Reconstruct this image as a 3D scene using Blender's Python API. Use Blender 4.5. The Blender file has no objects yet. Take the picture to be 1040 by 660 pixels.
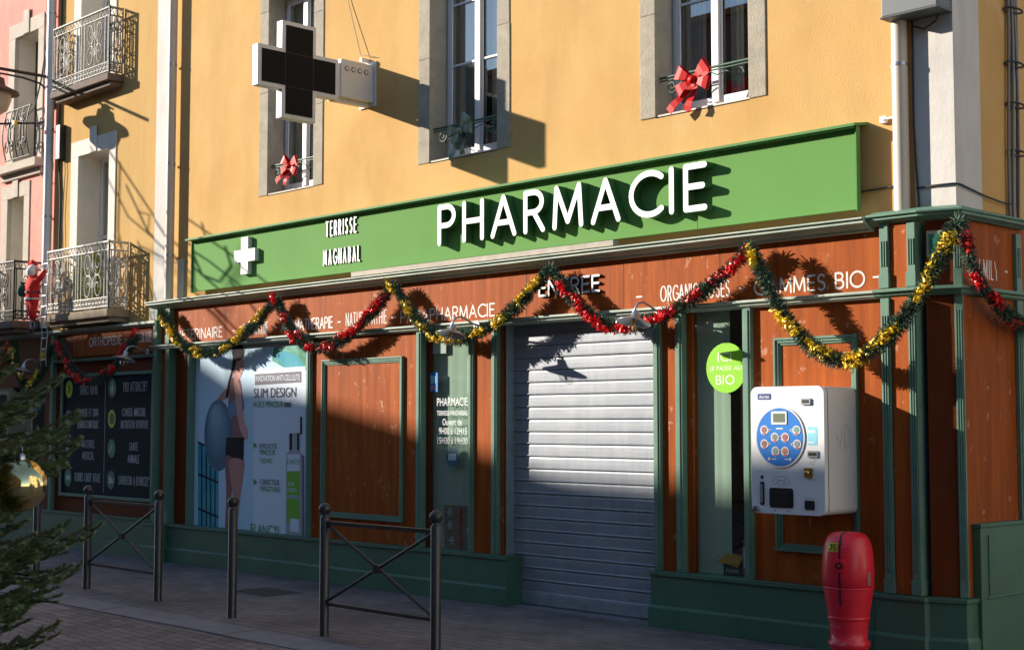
import bpy, bmesh, math, random
from mathutils import Vector, Matrix
from math import sin, cos, pi, radians, hypot, atan, atan2, sqrt
random.seed(7)
S = bpy.context.scene
COL = S.collection
# ------------------------------------------------------------------ camera
FPX, CAMH = 1460.0, 1.6
pitch = atan(100/1460.); th = atan(1405/hypot(1460, 100))
fw = Vector((-cos(th)*cos(pitch), sin(th)*cos(pitch), sin(pitch)))
rt = Vector((sin(th), cos(th), 0)); upv = rt.cross(fw)
cd = bpy.data.cameras.new('camera'); cam = bpy.data.objects.new('camera', cd); COL.objects.link(cam)
cam.matrix_world = Matrix(((rt.x, upv.x, -fw.x, 0), (rt.y, upv.y, -fw.y, 0), (rt.z, upv.z, -fw.z, CAMH), (0, 0, 0, 1)))
cd.sensor_width = 36; cd.sensor_fit = 'HORIZONTAL'; cd.lens = 36*FPX/1040; cd.clip_end = 600; cd.clip_start = 0.05
cd.dof.use_dof = True; cd.dof.focus_distance = 10.8; cd.dof.aperture_fstop = 5.0
S.camera = cam
# ------------------------------------------------------------------ world and sun
SUN = Vector((2.56, 1.45, -.98)).normalized()          # direction the light travels
w = bpy.data.worlds.new('World'); S.world = w; w.use_nodes = True
nt = w.node_tree; bg = nt.nodes['Background']
sky = nt.nodes.new('ShaderNodeTexSky'); sky.sky_type = 'NISHITA'; sky.sun_disc = False
sky.sun_elevation = math.asin(-SUN.z); sky.sun_rotation = atan2(-SUN.x, -SUN.y)
sky.air_density = 1.0; sky.dust_density = 0.1; sky.ozone_density = 2.0
nt.links.new(sky.outputs[0], bg.inputs[0]); bg.inputs[1].default_value = 0.118
sl = bpy.data.lights.new('sun', 'SUN'); sl.energy = 5.0; sl.angle = radians(.53); sl.color = (1, .91, .79)
so = bpy.data.objects.new('sun', sl); COL.objects.link(so); so.location = (-20, -10, 20)
so.rotation_euler = SUN.to_track_quat('-Z', 'Y').to_euler()
S.view_settings.view_transform = 'Standard'; S.view_settings.look = 'None'; S.view_settings.gamma = 1
S.view_settings.exposure = 0.95

# ------------------------------------------------------------------ helpers
def P(x, y, Y):
    """a photo measurement turned into a point (X, z) of the vertical plane at depth Y"""
    d = fw*FPX + rt*(x-520) - upv*(y-330); t = Y/d.y
    return (d.x*t, CAMH + d.z*t)

class MB:
    def __init__(s): s.v = []; s.f = []; s.m = []; s.sm = []
    def add(s, vs, fs, m=0, smooth=False):
        o = len(s.v); s.v += [tuple(v) for v in vs]
        for f in fs: s.f.append([i+o for i in f]); s.m.append(m); s.sm.append(smooth)
        return s
    def box(s, x0, x1, y0, y1, z0, z1, m=0):
        if x0 > x1: x0, x1 = x1, x0
        if y0 > y1: y0, y1 = y1, y0
        if z0 > z1: z0, z1 = z1, z0
        v = [(x0,y0,z0),(x1,y0,z0),(x1,y1,z0),(x0,y1,z0),(x0,y0,z1),(x1,y0,z1),(x1,y1,z1),(x0,y1,z1)]
        return s.add(v, [(0,3,2,1),(4,5,6,7),(0,1,5,4),(1,2,6,5),(2,3,7,6),(3,0,4,7)], m)
    def obox(s, c, ax, ay, az, m=0):
        c = Vector(c); v = []
        for k in (-1, 1):
            for i, j in ((-1,-1),(1,-1),(1,1),(-1,1)): v.append(c + ax*i + ay*j + az*k)
        return s.add(v, [(0,3,2,1),(4,5,6,7),(0,1,5,4),(1,2,6,5),(2,3,7,6),(3,0,4,7)], m)
    def prism(s, pts, y0, y1, m=0, m2=None):
        """polygon pts in (X, z), front at y0, back at y1"""
        a = sum(pts[i][0]*pts[(i+1) % len(pts)][1]-pts[(i+1) % len(pts)][0]*pts[i][1] for i in range(len(pts)))
        if a < 0: pts = pts[::-1]
        n = len(pts); v = [(p[0], y0, p[1]) for p in pts]+[(p[0], y1, p[1]) for p in pts]
        s.add(v, [tuple(range(n))], m)
        s.add(v, [tuple(range(2*n-1, n-1, -1))]+[(i, i+n, (i+1) % n+n, (i+1) % n) for i in range(n)], m if m2 is None else m2)
        return s
    def hull(s, pts3, d, m=0):
        """planar polygon of 3-D points thickened by vector d"""
        n = len(pts3); v = [Vector(p) for p in pts3]; v += [p+Vector(d) for p in v]
        return s.add(v, [tuple(range(n)), tuple(range(2*n-1, n-1, -1))]+[(i, i+n, (i+1) % n+n, (i+1) % n) for i in range(n)], m)
    def tube(s, path, r, n=6, m=0, smooth=True, closed=False):
        path = [Vector(p) for p in path]; L = len(path)
        if L < 2: return s
        rs = r if isinstance(r, (list, tuple)) else [r]*L
        vs = []; ref = None
        for i, p in enumerate(path):
            a = path[i-1] if (i > 0 or closed) else p; b = path[(i+1) % L] if (i < L-1 or closed) else p
            t = (b-a)
            if t.length < 1e-9: t = Vector((0, 0, 1))
            t.normalize()
            if ref is None:
                ref = Vector((0, 0, 1)) if abs(t.z) < .9 else Vector((1, 0, 0))
            u = ref - t*ref.dot(t)
            if u.length < 1e-4:
                ref = Vector((0, 1, 0)); u = ref - t*ref.dot(t)
            u.normalize(); ref = u; w_ = t.cross(u)
            for k in range(n):
                q = 2*pi*(k+.5)/n; vs.append(p + (u*cos(q)+w_*sin(q))*rs[i])
        fs = []
        for i in range(L if closed else L-1):
            j = (i+1) % L
            for k in range(n): fs.append((i*n+k, i*n+(k+1) % n, j*n+(k+1) % n, j*n+k))
        s.add(vs, fs, m, smooth)
        if not closed:
            s.add(vs[:n], [tuple(range(n-1, -1, -1))], m); s.add(vs[-n:], [tuple(range(n))], m)
        return s
    def lathe(s, prof, c, n=20, m=0, sx=1, sy=1, axis='z', smooth=True):
        vs = []; fs = []
        for r, h in prof:
            for k in range(n):
                q = 2*pi*k/n
                if axis == 'z': vs.append((c[0]+r*cos(q)*sx, c[1]+r*sin(q)*sy, c[2]+h))
                elif axis == 'y': vs.append((c[0]+r*cos(q)*sx, c[1]-h, c[2]+r*sin(q)*sy))
                else: vs.append((c[0]+h, c[1]+r*cos(q), c[2]+r*sin(q)))
        for i in range(len(prof)-1):
            for k in range(n): fs.append((i*n+k, i*n+(k+1) % n, (i+1)*n+(k+1) % n, (i+1)*n+k))
        s.add(vs, fs, m, smooth)
        s.add(vs[:n], [tuple(range(n-1, -1, -1))], m); s.add(vs[-n:], [tuple(range(n))], m)
        return s
    def ball(s, c, r, m=0, n=12, sx=1, sy=1, sz=1):
        vs = []; fs = []; k = max(4, n//2+1)
        for i in range(k+1):
            a = pi*i/k
            for j in range(n):
                b = 2*pi*j/n; vs.append((c[0]+r*sx*sin(a)*cos(b), c[1]+r*sy*sin(a)*sin(b), c[2]+r*sz*cos(a)))
        for i in range(k):
            for j in range(n): fs.append((i*n+j, (i+1)*n+j, (i+1)*n+(j+1) % n, i*n+(j+1) % n))
        return s.add(vs, fs, m, True)
    def ell(s, c, rx, rz, y0, y1, m=0, n=28):
        return s.prism([(c[0]+rx*cos(2*pi*k/n), c[1]+rz*sin(2*pi*k/n)) for k in range(n)], y0, y1, m)
    def build(s, name, mats, parent=None, bev=0, org=None):
        return link_mesh(name, s.v, s.f, mats, parent, bev, org, s.m, s.sm)

ORG = {}
def link_mesh(name, v, f, mats, parent=None, bev=0, org=None, mi=None, sm=None):
    if not isinstance(mats, (list, tuple)): mats = [mats]
    if parent is not None: o3 = ORG[parent.name_full]
    elif org is not None: o3 = Vector(org)
    else:
        xs = [p[0] for p in v]; ys = [p[1] for p in v]; zs = [p[2] for p in v]
        o3 = Vector(((min(xs)+max(xs))/2, (min(ys)+max(ys))/2, min(zs)))
    me = bpy.data.meshes.new(name)
    me.from_pydata([(p[0]-o3[0], p[1]-o3[1], p[2]-o3[2]) for p in v], [], f)
    for m in mats: me.materials.append(m)
    if mi is not None and len(mats) > 1: me.polygons.foreach_set('material_index', mi)
    if sm is not None: me.polygons.foreach_set('use_smooth', sm)
    me.update()
    o = bpy.data.objects.new(name, me); COL.objects.link(o)
    if parent is not None: o.parent = parent
    else: o.location = o3
    ORG[o.name_full] = o3
    if bev:
        b = o.modifiers.new('bevel', 'BEVEL'); b.width = bev; b.segments = 2; b.limit_method = 'ANGLE'; b.angle_limit = radians(40)
        b.use_clamp_overlap = True
    return o
def thing(name, label, cat, loc, group=None):
    o = bpy.data.objects.new(name, None); COL.objects.link(o); o.location = loc; o.empty_display_size = .1
    o['label'] = label; o['category'] = cat
    if group: o['group'] = group
    ORG[o.name_full] = Vector(loc)
    return o
def tag(o, label, cat, group=None):
    o['label'] = label; o['category'] = cat
    if group: o['group'] = group
    return o
def struct(o): o['kind'] = 'structure'; return o
def copy_tree(o, parent=None):
    c = o.copy(); COL.objects.link(c)
    if parent: c.parent = parent
    ORG[c.name_full] = ORG[o.name_full]
    for ch in list(o.children): copy_tree(ch, c)
    return c

# ------------------------------------------------------------------ materials
def mat(name, col, rough=.6, metal=0, var=0, vscale=4, stretch=(1, 1, 1), bump=0, bscale=40, spec=.5, col2=None, emit=None, streak=None, sst=(1, 1, .6),
        scuff=None, scuffscale=9, scuffthr=.68, coat=0, detail=6):
    m = bpy.data.materials.new(name); m.use_nodes = True; n = m.node_tree; b = n.nodes['Principled BSDF']
    b.inputs['Base Color'].default_value = (*col, 1); b.inputs['Roughness'].default_value = rough
    b.inputs['Metallic'].default_value = metal; b.inputs['Specular IOR Level'].default_value = spec
    b.inputs['Coat Weight'].default_value = coat
    if emit: b.inputs['Emission Color'].default_value = (*emit[0], 1); b.inputs['Emission Strength'].default_value = emit[1]
    geo = None
    def vec(sc):
        nonlocal geo
        if geo is None: geo = n.nodes.new('ShaderNodeNewGeometry')
        mp = n.nodes.new('ShaderNodeMapping'); mp.inputs['Scale'].default_value = sc
        n.links.new(geo.outputs['Position'], mp.inputs[0]); return mp.outputs[0]
    last = None
    if var or col2:
        no = n.nodes.new('ShaderNodeTexNoise'); no.inputs['Scale'].default_value = vscale; no.inputs['Detail'].default_value = detail
        no.inputs['Roughness'].default_value = .62
        n.links.new(vec(stretch), no.inputs['Vector'])
        mr = n.nodes.new('ShaderNodeMapRange'); mr.inputs[1].default_value = .3; mr.inputs[2].default_value = .7
        n.links.new(no.outputs[0], mr.inputs[0])
        mx = n.nodes.new('ShaderNodeMix'); mx.data_type = 'RGBA'
        c2 = col2 or tuple(c*(1-var) for c in col)
        mx.inputs[6].default_value = (*col, 1); mx.inputs[7].default_value = (*c2, 1)
        n.links.new(mr.outputs[0], mx.inputs[0]); last = mx.outputs[2]
    if streak:
        no = n.nodes.new('ShaderNodeTexNoise'); no.inputs['Scale'].default_value = streak[1]; no.inputs['Detail'].default_value = 7; no.inputs['Roughness'].default_value = .65
        n.links.new(vec(streak[2]), no.inputs['Vector'])
        mr = n.nodes.new('ShaderNodeMapRange'); mr.inputs[1].default_value = .45; mr.inputs[2].default_value = .72; mr.inputs[4].default_value = streak[3]
        n.links.new(no.outputs[0], mr.inputs[0])
        mx = n.nodes.new('ShaderNodeMix'); mx.data_type = 'RGBA'
        if last: n.links.new(last, mx.inputs[6])
        else: mx.inputs[6].default_value = (*col, 1)
        mx.inputs[7].default_value = (*streak[0], 1)
        n.links.new(mr.outputs[0], mx.inputs[0]); last = mx.outputs[2]
    if scuff:
        no = n.nodes.new('ShaderNodeTexNoise'); no.inputs['Scale'].default_value = scuffscale; no.inputs['Detail'].default_value = 8
        no.inputs['Roughness'].default_value = .7
        n.links.new(vec(sst), no.inputs['Vector'])
        mr = n.nodes.new('ShaderNodeMapRange'); mr.inputs[1].default_value = scuffthr; mr.inputs[2].default_value = scuffthr+.05; mr.inputs[4].default_value = .6
        n.links.new(no.outputs[0], mr.inputs[0])
        mx = n.nodes.new('ShaderNodeMix'); mx.data_type = 'RGBA'
        if last: n.links.new(last, mx.inputs[6])
        else: mx.inputs[6].default_value = (*col, 1)
        mx.inputs[7].default_value = (*scuff, 1)
        n.links.new(mr.outputs[0], mx.inputs[0]); last = mx.outputs[2]
    if last: n.links.new(last, b.inputs['Base Color'])
    if bump:
        no = n.nodes.new('ShaderNodeTexNoise'); no.inputs['Scale'].default_value = bscale; no.inputs['Detail'].default_value = 5
        n.links.new(vec(stretch), no.inputs['Vector'])
        bp = n.nodes.new('ShaderNodeBump'); bp.inputs['Strength'].default_value = bump; bp.inputs['Distance'].default_value = .02
        n.links.new(no.outputs[0], bp.inputs['Height']); n.links.new(bp.outputs[0], b.inputs['Normal'])
    return m
def glassmat(name, tint=(.9, .95, .93), refl=1.0, rough=.0):
    m = bpy.data.materials.new(name); m.use_nodes = True; n = m.node_tree
    for x in list(n.nodes):
        if x.type != 'OUTPUT_MATERIAL': n.nodes.remove(x)
    out = [x for x in n.nodes if x.type == 'OUTPUT_MATERIAL'][0]
    tr = n.nodes.new('ShaderNodeBsdfTransparent'); tr.inputs[0].default_value = (*tint, 1)
    gl = n.nodes.new('ShaderNodeBsdfGlossy'); gl.inputs['Roughness'].default_value = rough; gl.inputs[0].default_value = (1, 1, 1, 1)
    fr = n.nodes.new('ShaderNodeFresnel')
    ge = n.nodes.new('ShaderNodeNewGeometry'); io = n.nodes.new('ShaderNodeMapRange'); io.inputs[3].default_value = 1.52; io.inputs[4].default_value = 1/1.52
    n.links.new(ge.outputs['Backfacing'], io.inputs[0]); n.links.new(io.outputs[0], fr.inputs[0])
    ml = n.nodes.new('ShaderNodeMath'); ml.operation = 'MULTIPLY'; ml.inputs[1].default_value = refl; ml.use_clamp = True
    mx = n.nodes.new('ShaderNodeMixShader')
    n.links.new(fr.outputs[0], ml.inputs[0]); n.links.new(ml.outputs[0], mx.inputs[0])
    n.links.new(tr.outputs[0], mx.inputs[1]); n.links.new(gl.outputs[0], mx.inputs[2]); n.links.new(mx.outputs[0], out.inputs[0])
    return m

M = {}
M['ochre'] = mat('ochre_render', (.65, .41, .165), .95, col2=(.57, .34, .125), vscale=1.1, bump=.16, bscale=60, spec=.1, streak=((.44, .27, .11), 1.0, (2, 2, .6), .45), scuff=(.60, .42, .20), scuffscale=1.6, scuffthr=.62)
M['ochre2'] = mat('yellow_render', (.58, .385, .155), .92, spec=.1, streak=((.38, .24, .09), 1.2, (3, 3, .4), .45), col2=(.54, .32, .11), vscale=1.2, stretch=(1, 1, .5), bump=.2, bscale=60)
M['pink'] = mat('pink_render', (.66, .22, .165), .92, col2=(.72, .33, .26), vscale=2.2, bump=.2, bscale=50)
M['cream'] = mat('cream_paint', (.72, .66, .56), .85, var=.18, vscale=3, bump=.1)
M['white_quoin'] = mat('white_quoin_paint', (.62, .585, .54), .85, var=.16, vscale=2.5, streak=((.40, .37, .33), 1.5, (3, 3, .5), .6), bump=.12, bscale=30)
M['stone'] = mat('grey_stone', (.44, .385, .30), .95, col2=(.32, .28, .215), vscale=9, bump=.35, bscale=90, scuff=(.22, .19, .155), scuffscale=26, scuffthr=.62)
M['reveal'] = mat('window_reveal_paint', (.40, .36, .29), .9, var=.25, vscale=5, bump=.1)
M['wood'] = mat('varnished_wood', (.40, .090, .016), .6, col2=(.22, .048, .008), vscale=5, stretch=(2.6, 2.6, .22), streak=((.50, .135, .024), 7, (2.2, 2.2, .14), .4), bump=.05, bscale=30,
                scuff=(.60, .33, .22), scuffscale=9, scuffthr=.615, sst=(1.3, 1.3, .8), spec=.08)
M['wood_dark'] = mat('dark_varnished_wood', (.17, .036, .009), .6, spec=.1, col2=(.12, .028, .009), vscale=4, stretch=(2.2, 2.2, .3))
M['green'] = mat('green_joinery_paint', (.15, .26, .19), .5, col2=(.11, .205, .15), spec=.2, vscale=5, bump=.06, bscale=50)
M['plinth'] = mat('green_plinth_paint', (.066, .160, .098), .48, col2=(.048, .118, .074), vscale=2.5, bump=.08, bscale=40, scuff=(.14, .22, .17), scuffscale=8, scuffthr=.7)
M['cornice'] = mat('sunlit_cornice_paint', (.46, .50, .41), .6, col2=(.24, .33, .26), vscale=5, stretch=(.6, 1, 1), bump=.08)  # joinery green lightened overall for the sun on the cornice's top edge
M['sign_green'] = mat('sign_green_panel', (.14, .31, .085), .7, spec=.06, col2=(.125, .285, .075), vscale=1.5)
M['sign_edge'] = mat('sign_edge_green', (.09, .24, .07), .6, spec=.15)
M['white'] = mat('white_lettering', (.86, .85, .82), .5)
M['letter_side'] = mat('green_letter_return', (.045, .13, .045), .5)
M['paintwhite'] = mat('white_painted_letters', (.76, .68, .62), .6, var=.2, vscale=30)
M['metal_shutter'] = mat('galvanised_shutter', (.30, .32, .35), .5, metal=.2, spec=.3, col2=(.23, .25, .28), streak=((.38, .40, .43), 3, (3, 1, .5), .5), vscale=5, stretch=(.4, 1, 3), bump=.03, scuff=(.28, .28, .28), scuffscale=14, scuffthr=.68)
M['shutterbar'] = mat('shutter_bottom_bar', (.33, .38, .40), .45, metal=.3, var=.25, vscale=9)
M['iron'] = mat('dark_iron', (.045, .042, .04), .5, metal=.6, var=.3, vscale=20)
M['post_metal'] = mat('brown_grey_painted_steel', (.080, .074, .070), .33, metal=.55, var=.3, vscale=18, bump=.03)
M['iron_white'] = mat('pale_painted_iron', (.58, .56, .50), .55, var=.25, vscale=15)
M['iron_grey'] = mat('grey_painted_iron', (.30, .285, .24), .55, var=.25, vscale=15)
M['iron_green'] = mat('green_painted_iron', (.05, .115, .075), .5)
M['pvc'] = mat('cream_downpipe', (.66, .57, .46), .5, var=.12, vscale=3, stretch=(1, 1, .2))
M['pvc_blue'] = mat('white_downpipe', (.62, .64, .66), .5, var=.1, vscale=3)
M['frame'] = mat('white_window_frame', (.70, .70, .71), .4)
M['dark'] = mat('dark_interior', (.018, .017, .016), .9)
M['interior'] = mat('grey_room', (.09, .09, .085), .95)
M['curtain'] = mat('pale_blind', (.46, .53, .46), .9, var=.2, vscale=6, stretch=(3, 1, .1))
M['curtain2'] = mat('window_curtain', (.40, .39, .36), .9, var=.25, vscale=6, stretch=(4, 1, .1))
M['glass'] = glassmat('window_glass', (.9, .93, .93), 2.2)
M['shopglass'] = glassmat('shop_glass', (.9, .95, .92), 1.0)
M['screen'] = mat('dark_led_screen', (.013, .013, .013), .8, var=.3, vscale=60, spec=.15)
M['crosswhite'] = mat('white_sign_casing', (.66, .65, .64), .45, var=.08, vscale=6)
M['machine'] = mat('white_machine_enamel', (.80, .80, .79), .32, var=.05, vscale=4, scuff=(.62, .62, .61), scuffscale=11, scuffthr=.72)
M['machine_side'] = mat('white_machine_side', (.74, .72, .70), .38, var=.07, vscale=4, scuff=(.55, .54, .53), scuffscale=9, scuffthr=.70)
M['blue'] = mat('blue_print', (.02, .19, .60), .35)
M['navy'] = mat('navy_print', (.02, .05, .20), .4)
M['cyan'] = mat('pale_cyan_print', (.25, .62, .75), .4)
M['black'] = mat('black_plastic', (.02, .02, .022), .4)
M['chrome'] = mat('polished_steel', (.6, .6, .6), .2, metal=1)
M['brass'] = mat('brass', (.65, .42, .13), .28, metal=1)
M['lcd'] = mat('lcd_green', (.16, .20, .14), .3)
M['red'] = mat('red_enamel', (.90, .020, .045), .38, col2=(.76, .012, .03), vscale=3, coat=.2, scuff=(.62, .26, .26), scuffscale=6, scuffthr=.625, sst=(1, 1, 2.4), bump=.03, bscale=20)
M['redribbon'] = mat('red_ribbon', (.56, .006, .006), .5, spec=.2)
M['goldribbon'] = mat('gold_teal_ribbon', (.30, .30, .16), .42, metal=.3, col2=(.13, .22, .20), vscale=25, detail=1)
M['tinsel_red'] = mat('red_tinsel', (.85, .010, .012), .45, metal=0)
M['tinsel_yellow'] = mat('gold_tinsel', (.88, .60, .03), .35, metal=0)
M['bauble_gold'] = mat('gold_bauble', (.78, .55, .16), .15, metal=.9)
M['bauble_red'] = mat('red_bauble', (.65, .01, .01), .15, metal=.4)
M['needle'] = mat('garland_needles', (.035, .085, .035), .7, col2=(.10, .15, .11), vscale=25)
M['spruce'] = mat('spruce_needles', (.10, .15, .045), .6, col2=(.15, .18, .07), vscale=9)
M['bark'] = mat('bark', (.11, .07, .04), .9, var=.4, vscale=20, bump=.4)
M['twig'] = mat('spruce_twig', (.16, .10, .05), .9)
M['leafyellow'] = mat('golden_conifer_foliage', (.46, .48, .05), .7, col2=(.20, .26, .04), vscale=20)
M['terracotta'] = mat('terracotta', (.30, .12, .06), .8)
M['board'] = mat('black_board', (.012, .018, .028), .7, spec=.12)
M['chalk'] = mat('chalk_white_print', (.50, .52, .52), .7)
M['lime'] = mat('lime_print', (.36, .58, .02), .5)
M['limesticker'] = mat('lime_sticker', (.25, .60, .02), .35)
M['darkgreen'] = mat('green_icon_print', (.03, .22, .13), .5)
M['teal'] = mat('teal_icon_print', (.03, .14, .17), .5)
M['p_bg'] = mat('poster_blue_grey', (.46, .66, .82), .5, spec=.06, col2=(.58, .72, .82), vscale=.9)
M['p_card'] = mat('poster_pale', (.70, .78, .86), .5, spec=.06)
M['p_skin'] = mat('poster_skin', (.52, .25, .22), .5, spec=.06)
M['p_skin2'] = mat('poster_skin_shadow', (.30, .14, .13), .5, spec=.06)
M['p_hair'] = mat('poster_hair', (.018, .012, .012), .5, spec=.06)
M['p_ball'] = mat('poster_ball', (.07, .13, .19), .5, spec=.06, col2=(.15, .24, .32), vscale=2)
M['p_bra'] = mat('poster_top', (.16, .26, .36), .5, spec=.06)
M['p_black'] = mat('poster_black', (.02, .02, .025), .5, spec=.06)
M['p_cyan'] = mat('poster_cyan', (.03, .28, .38), .5, spec=.06, col2=(.12, .42, .50), vscale=4)
M['p_green'] = mat('poster_green', (.20, .48, .06), .5, spec=.06)
M['p_leaf'] = mat('poster_leaf_green', (.05, .20, .10), .5, spec=.06, col2=(.22, .50, .42), vscale=6)
M['p_text'] = mat('poster_text', (.10, .10, .12), .5, spec=.06)
M['p_gtext'] = mat('poster_green_text', (.10, .30, .07), .5, spec=.06)
M['p_grey'] = mat('poster_grey_bar', (.20, .18, .21), .5, spec=.06)
M['p_silver'] = mat('poster_silver', (.40, .42, .44), .5, spec=.06)
M['kraft'] = mat('kraft_card', (.24, .15, .09), .8)
M['plaque'] = mat('cream_plaque', (.48, .46, .34), .5)
M['cable'] = mat('grey_cable', (.20, .19, .18), .6)
M['cable_dark'] = mat('black_cable', (.03, .03, .03), .6)
M['box_grey'] = mat('grey_meter_box', (.11, .12, .125), .5)
M['beard'] = mat('white_plush', (.75, .72, .70), .95)
M['redplush'] = mat('red_plush', (.60, .015, .015), .9)
M['skin'] = mat('doll_skin', (.55, .30, .22), .7)
M['sack'] = mat('dark_green_cloth', (.02, .06, .045), .9)
M['lampmetal'] = mat('galvanised_lamp', (.42, .44, .46), .35, metal=.7)
M['bulb'] = glassmat('bulb_glass', (.93, .93, .9), 2.0)
M['filament'] = mat('amber_filament', (.8, .40, .08), .4)
M['lantern'] = mat('brown_lantern_metal', (.10, .065, .045), .5, metal=.4)
M['lanternglass'] = mat('frosted_lantern_glass', (.45, .36, .28), .25)
M['opp1'] = mat('pale_street_render', (.40, .33, .24), .9, var=.2, vscale=1)
M['opp2'] = mat('brown_street_render', (.17, .12, .095), .9, var=.2, vscale=1)
M['tile'] = mat('clay_tiles', (.30, .13, .07), .9, var=.4, vscale=8, bump=.4, bscale=15)
M['slab'] = mat('balcony_stone', (.42, .33, .22), .9, var=.3, vscale=8, bump=.3)
M['slab_dark'] = mat('balcony_dark_stone', (.18, .13, .10), .9, var=.3, vscale=8, bump=.3)
M['jamb_pink'] = mat('pale_stone_surround', (.55, .47, .38), .9, var=.2, vscale=7, bump=.3)

def paving(name, c1, c2, mort, sx, sy, rot, bumpd=.012, scale=1.0):
    m = bpy.data.materials.new(name); m.use_nodes = True; n = m.node_tree; b = n.nodes['Principled BSDF']
    g = n.nodes.new('ShaderNodeNewGeometry'); mp = n.nodes.new('ShaderNodeMapping'); mp.inputs['Rotation'].default_value = (0, 0, rot)
    n.links.new(g.outputs['Position'], mp.inputs[0])
    wn = n.nodes.new('ShaderNodeTexNoise'); wn.inputs['Scale'].default_value = 3.0
    n.links.new(g.outputs['Position'], wn.inputs['Vector'])
    wa = n.nodes.new('ShaderNodeVectorMath'); wa.operation = 'MULTIPLY_ADD'; wa.inputs[1].default_value = (.045, .045, 0)
    n.links.new(wn.outputs['Color'], wa.inputs[0]); n.links.new(mp.outputs[0], wa.inputs[2])
    br = n.nodes.new('ShaderNodeTexBrick'); br.inputs['Scale'].default_value = 1; br.inputs['Brick Width'].default_value = sx; br.inputs['Row Height'].default_value = sy
    br.inputs['Mortar Size'].default_value = .007; br.inputs['Mortar Smooth'].default_value = .5
    br.inputs['Color1'].default_value = (*c1, 1); br.inputs['Color2'].default_value = (*c2, 1); br.inputs['Mortar'].default_value = (*mort, 1)
    n.links.new(wa.outputs[0], br.inputs['Vector'])
    no = n.nodes.new('ShaderNodeTexNoise'); no.inputs['Scale'].default_value = 1.1; no.inputs['Detail'].default_value = 8; no.inputs['Roughness'].default_value = .68
    n.links.new(g.outputs['Position'], no.inputs['Vector'])
    mr = n.nodes.new('ShaderNodeMapRange'); mr.inputs[1].default_value = .32; mr.inputs[2].default_value = .7; mr.inputs[3].default_value = .55; mr.inputs[4].default_value = 1.45
    n.links.new(no.outputs[0], mr.inputs[0])
    mu = n.nodes.new('ShaderNodeVectorMath'); mu.operation = 'SCALE'
    n.links.new(br.outputs[0], mu.inputs[0]); n.links.new(mr.outputs[0], mu.inputs[3])
    n.links.new(mu.outputs[0], b.inputs['Base Color']); b.inputs['Roughness'].default_value = .62
    n2 = n.nodes.new('ShaderNodeTexNoise'); n2.inputs['Scale'].default_value = 45; n2.inputs['Detail'].default_value = 6
    n.links.new(g.outputs['Position'], n2.inputs['Vector'])
    iv = n.nodes.new('ShaderNodeMath'); iv.operation = 'MULTIPLY_ADD'; iv.inputs[1].default_value = -1.6
    n.links.new(br.outputs['Fac'], iv.inputs[0]); n.links.new(n2.outputs[0], iv.inputs[2])
    bp = n.nodes.new('ShaderNodeBump'); bp.inputs['Strength'].default_value = .8; bp.inputs['Distance'].default_value = bumpd
    n.links.new(iv.outputs[0], bp.inputs['Height']); n.links.new(bp.outputs[0], b.inputs['Normal'])
    return m
M['setts'] = paving('stone_setts', (.25, .20, .185), (.14, .118, .112), (.05, .042, .04), .15, .10, radians(4), .03)
M['sidewalk'] = paving('sidewalk_pavers', (.20, .172, .172), (.145, .127, .13), (.085, .073, .074), .22, .11, radians(2), .016)
M['kerb'] = mat('flush_kerb_stone', (.24, .225, .235), .75, var=.35, vscale=5, bump=.3, bscale=25)

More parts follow.
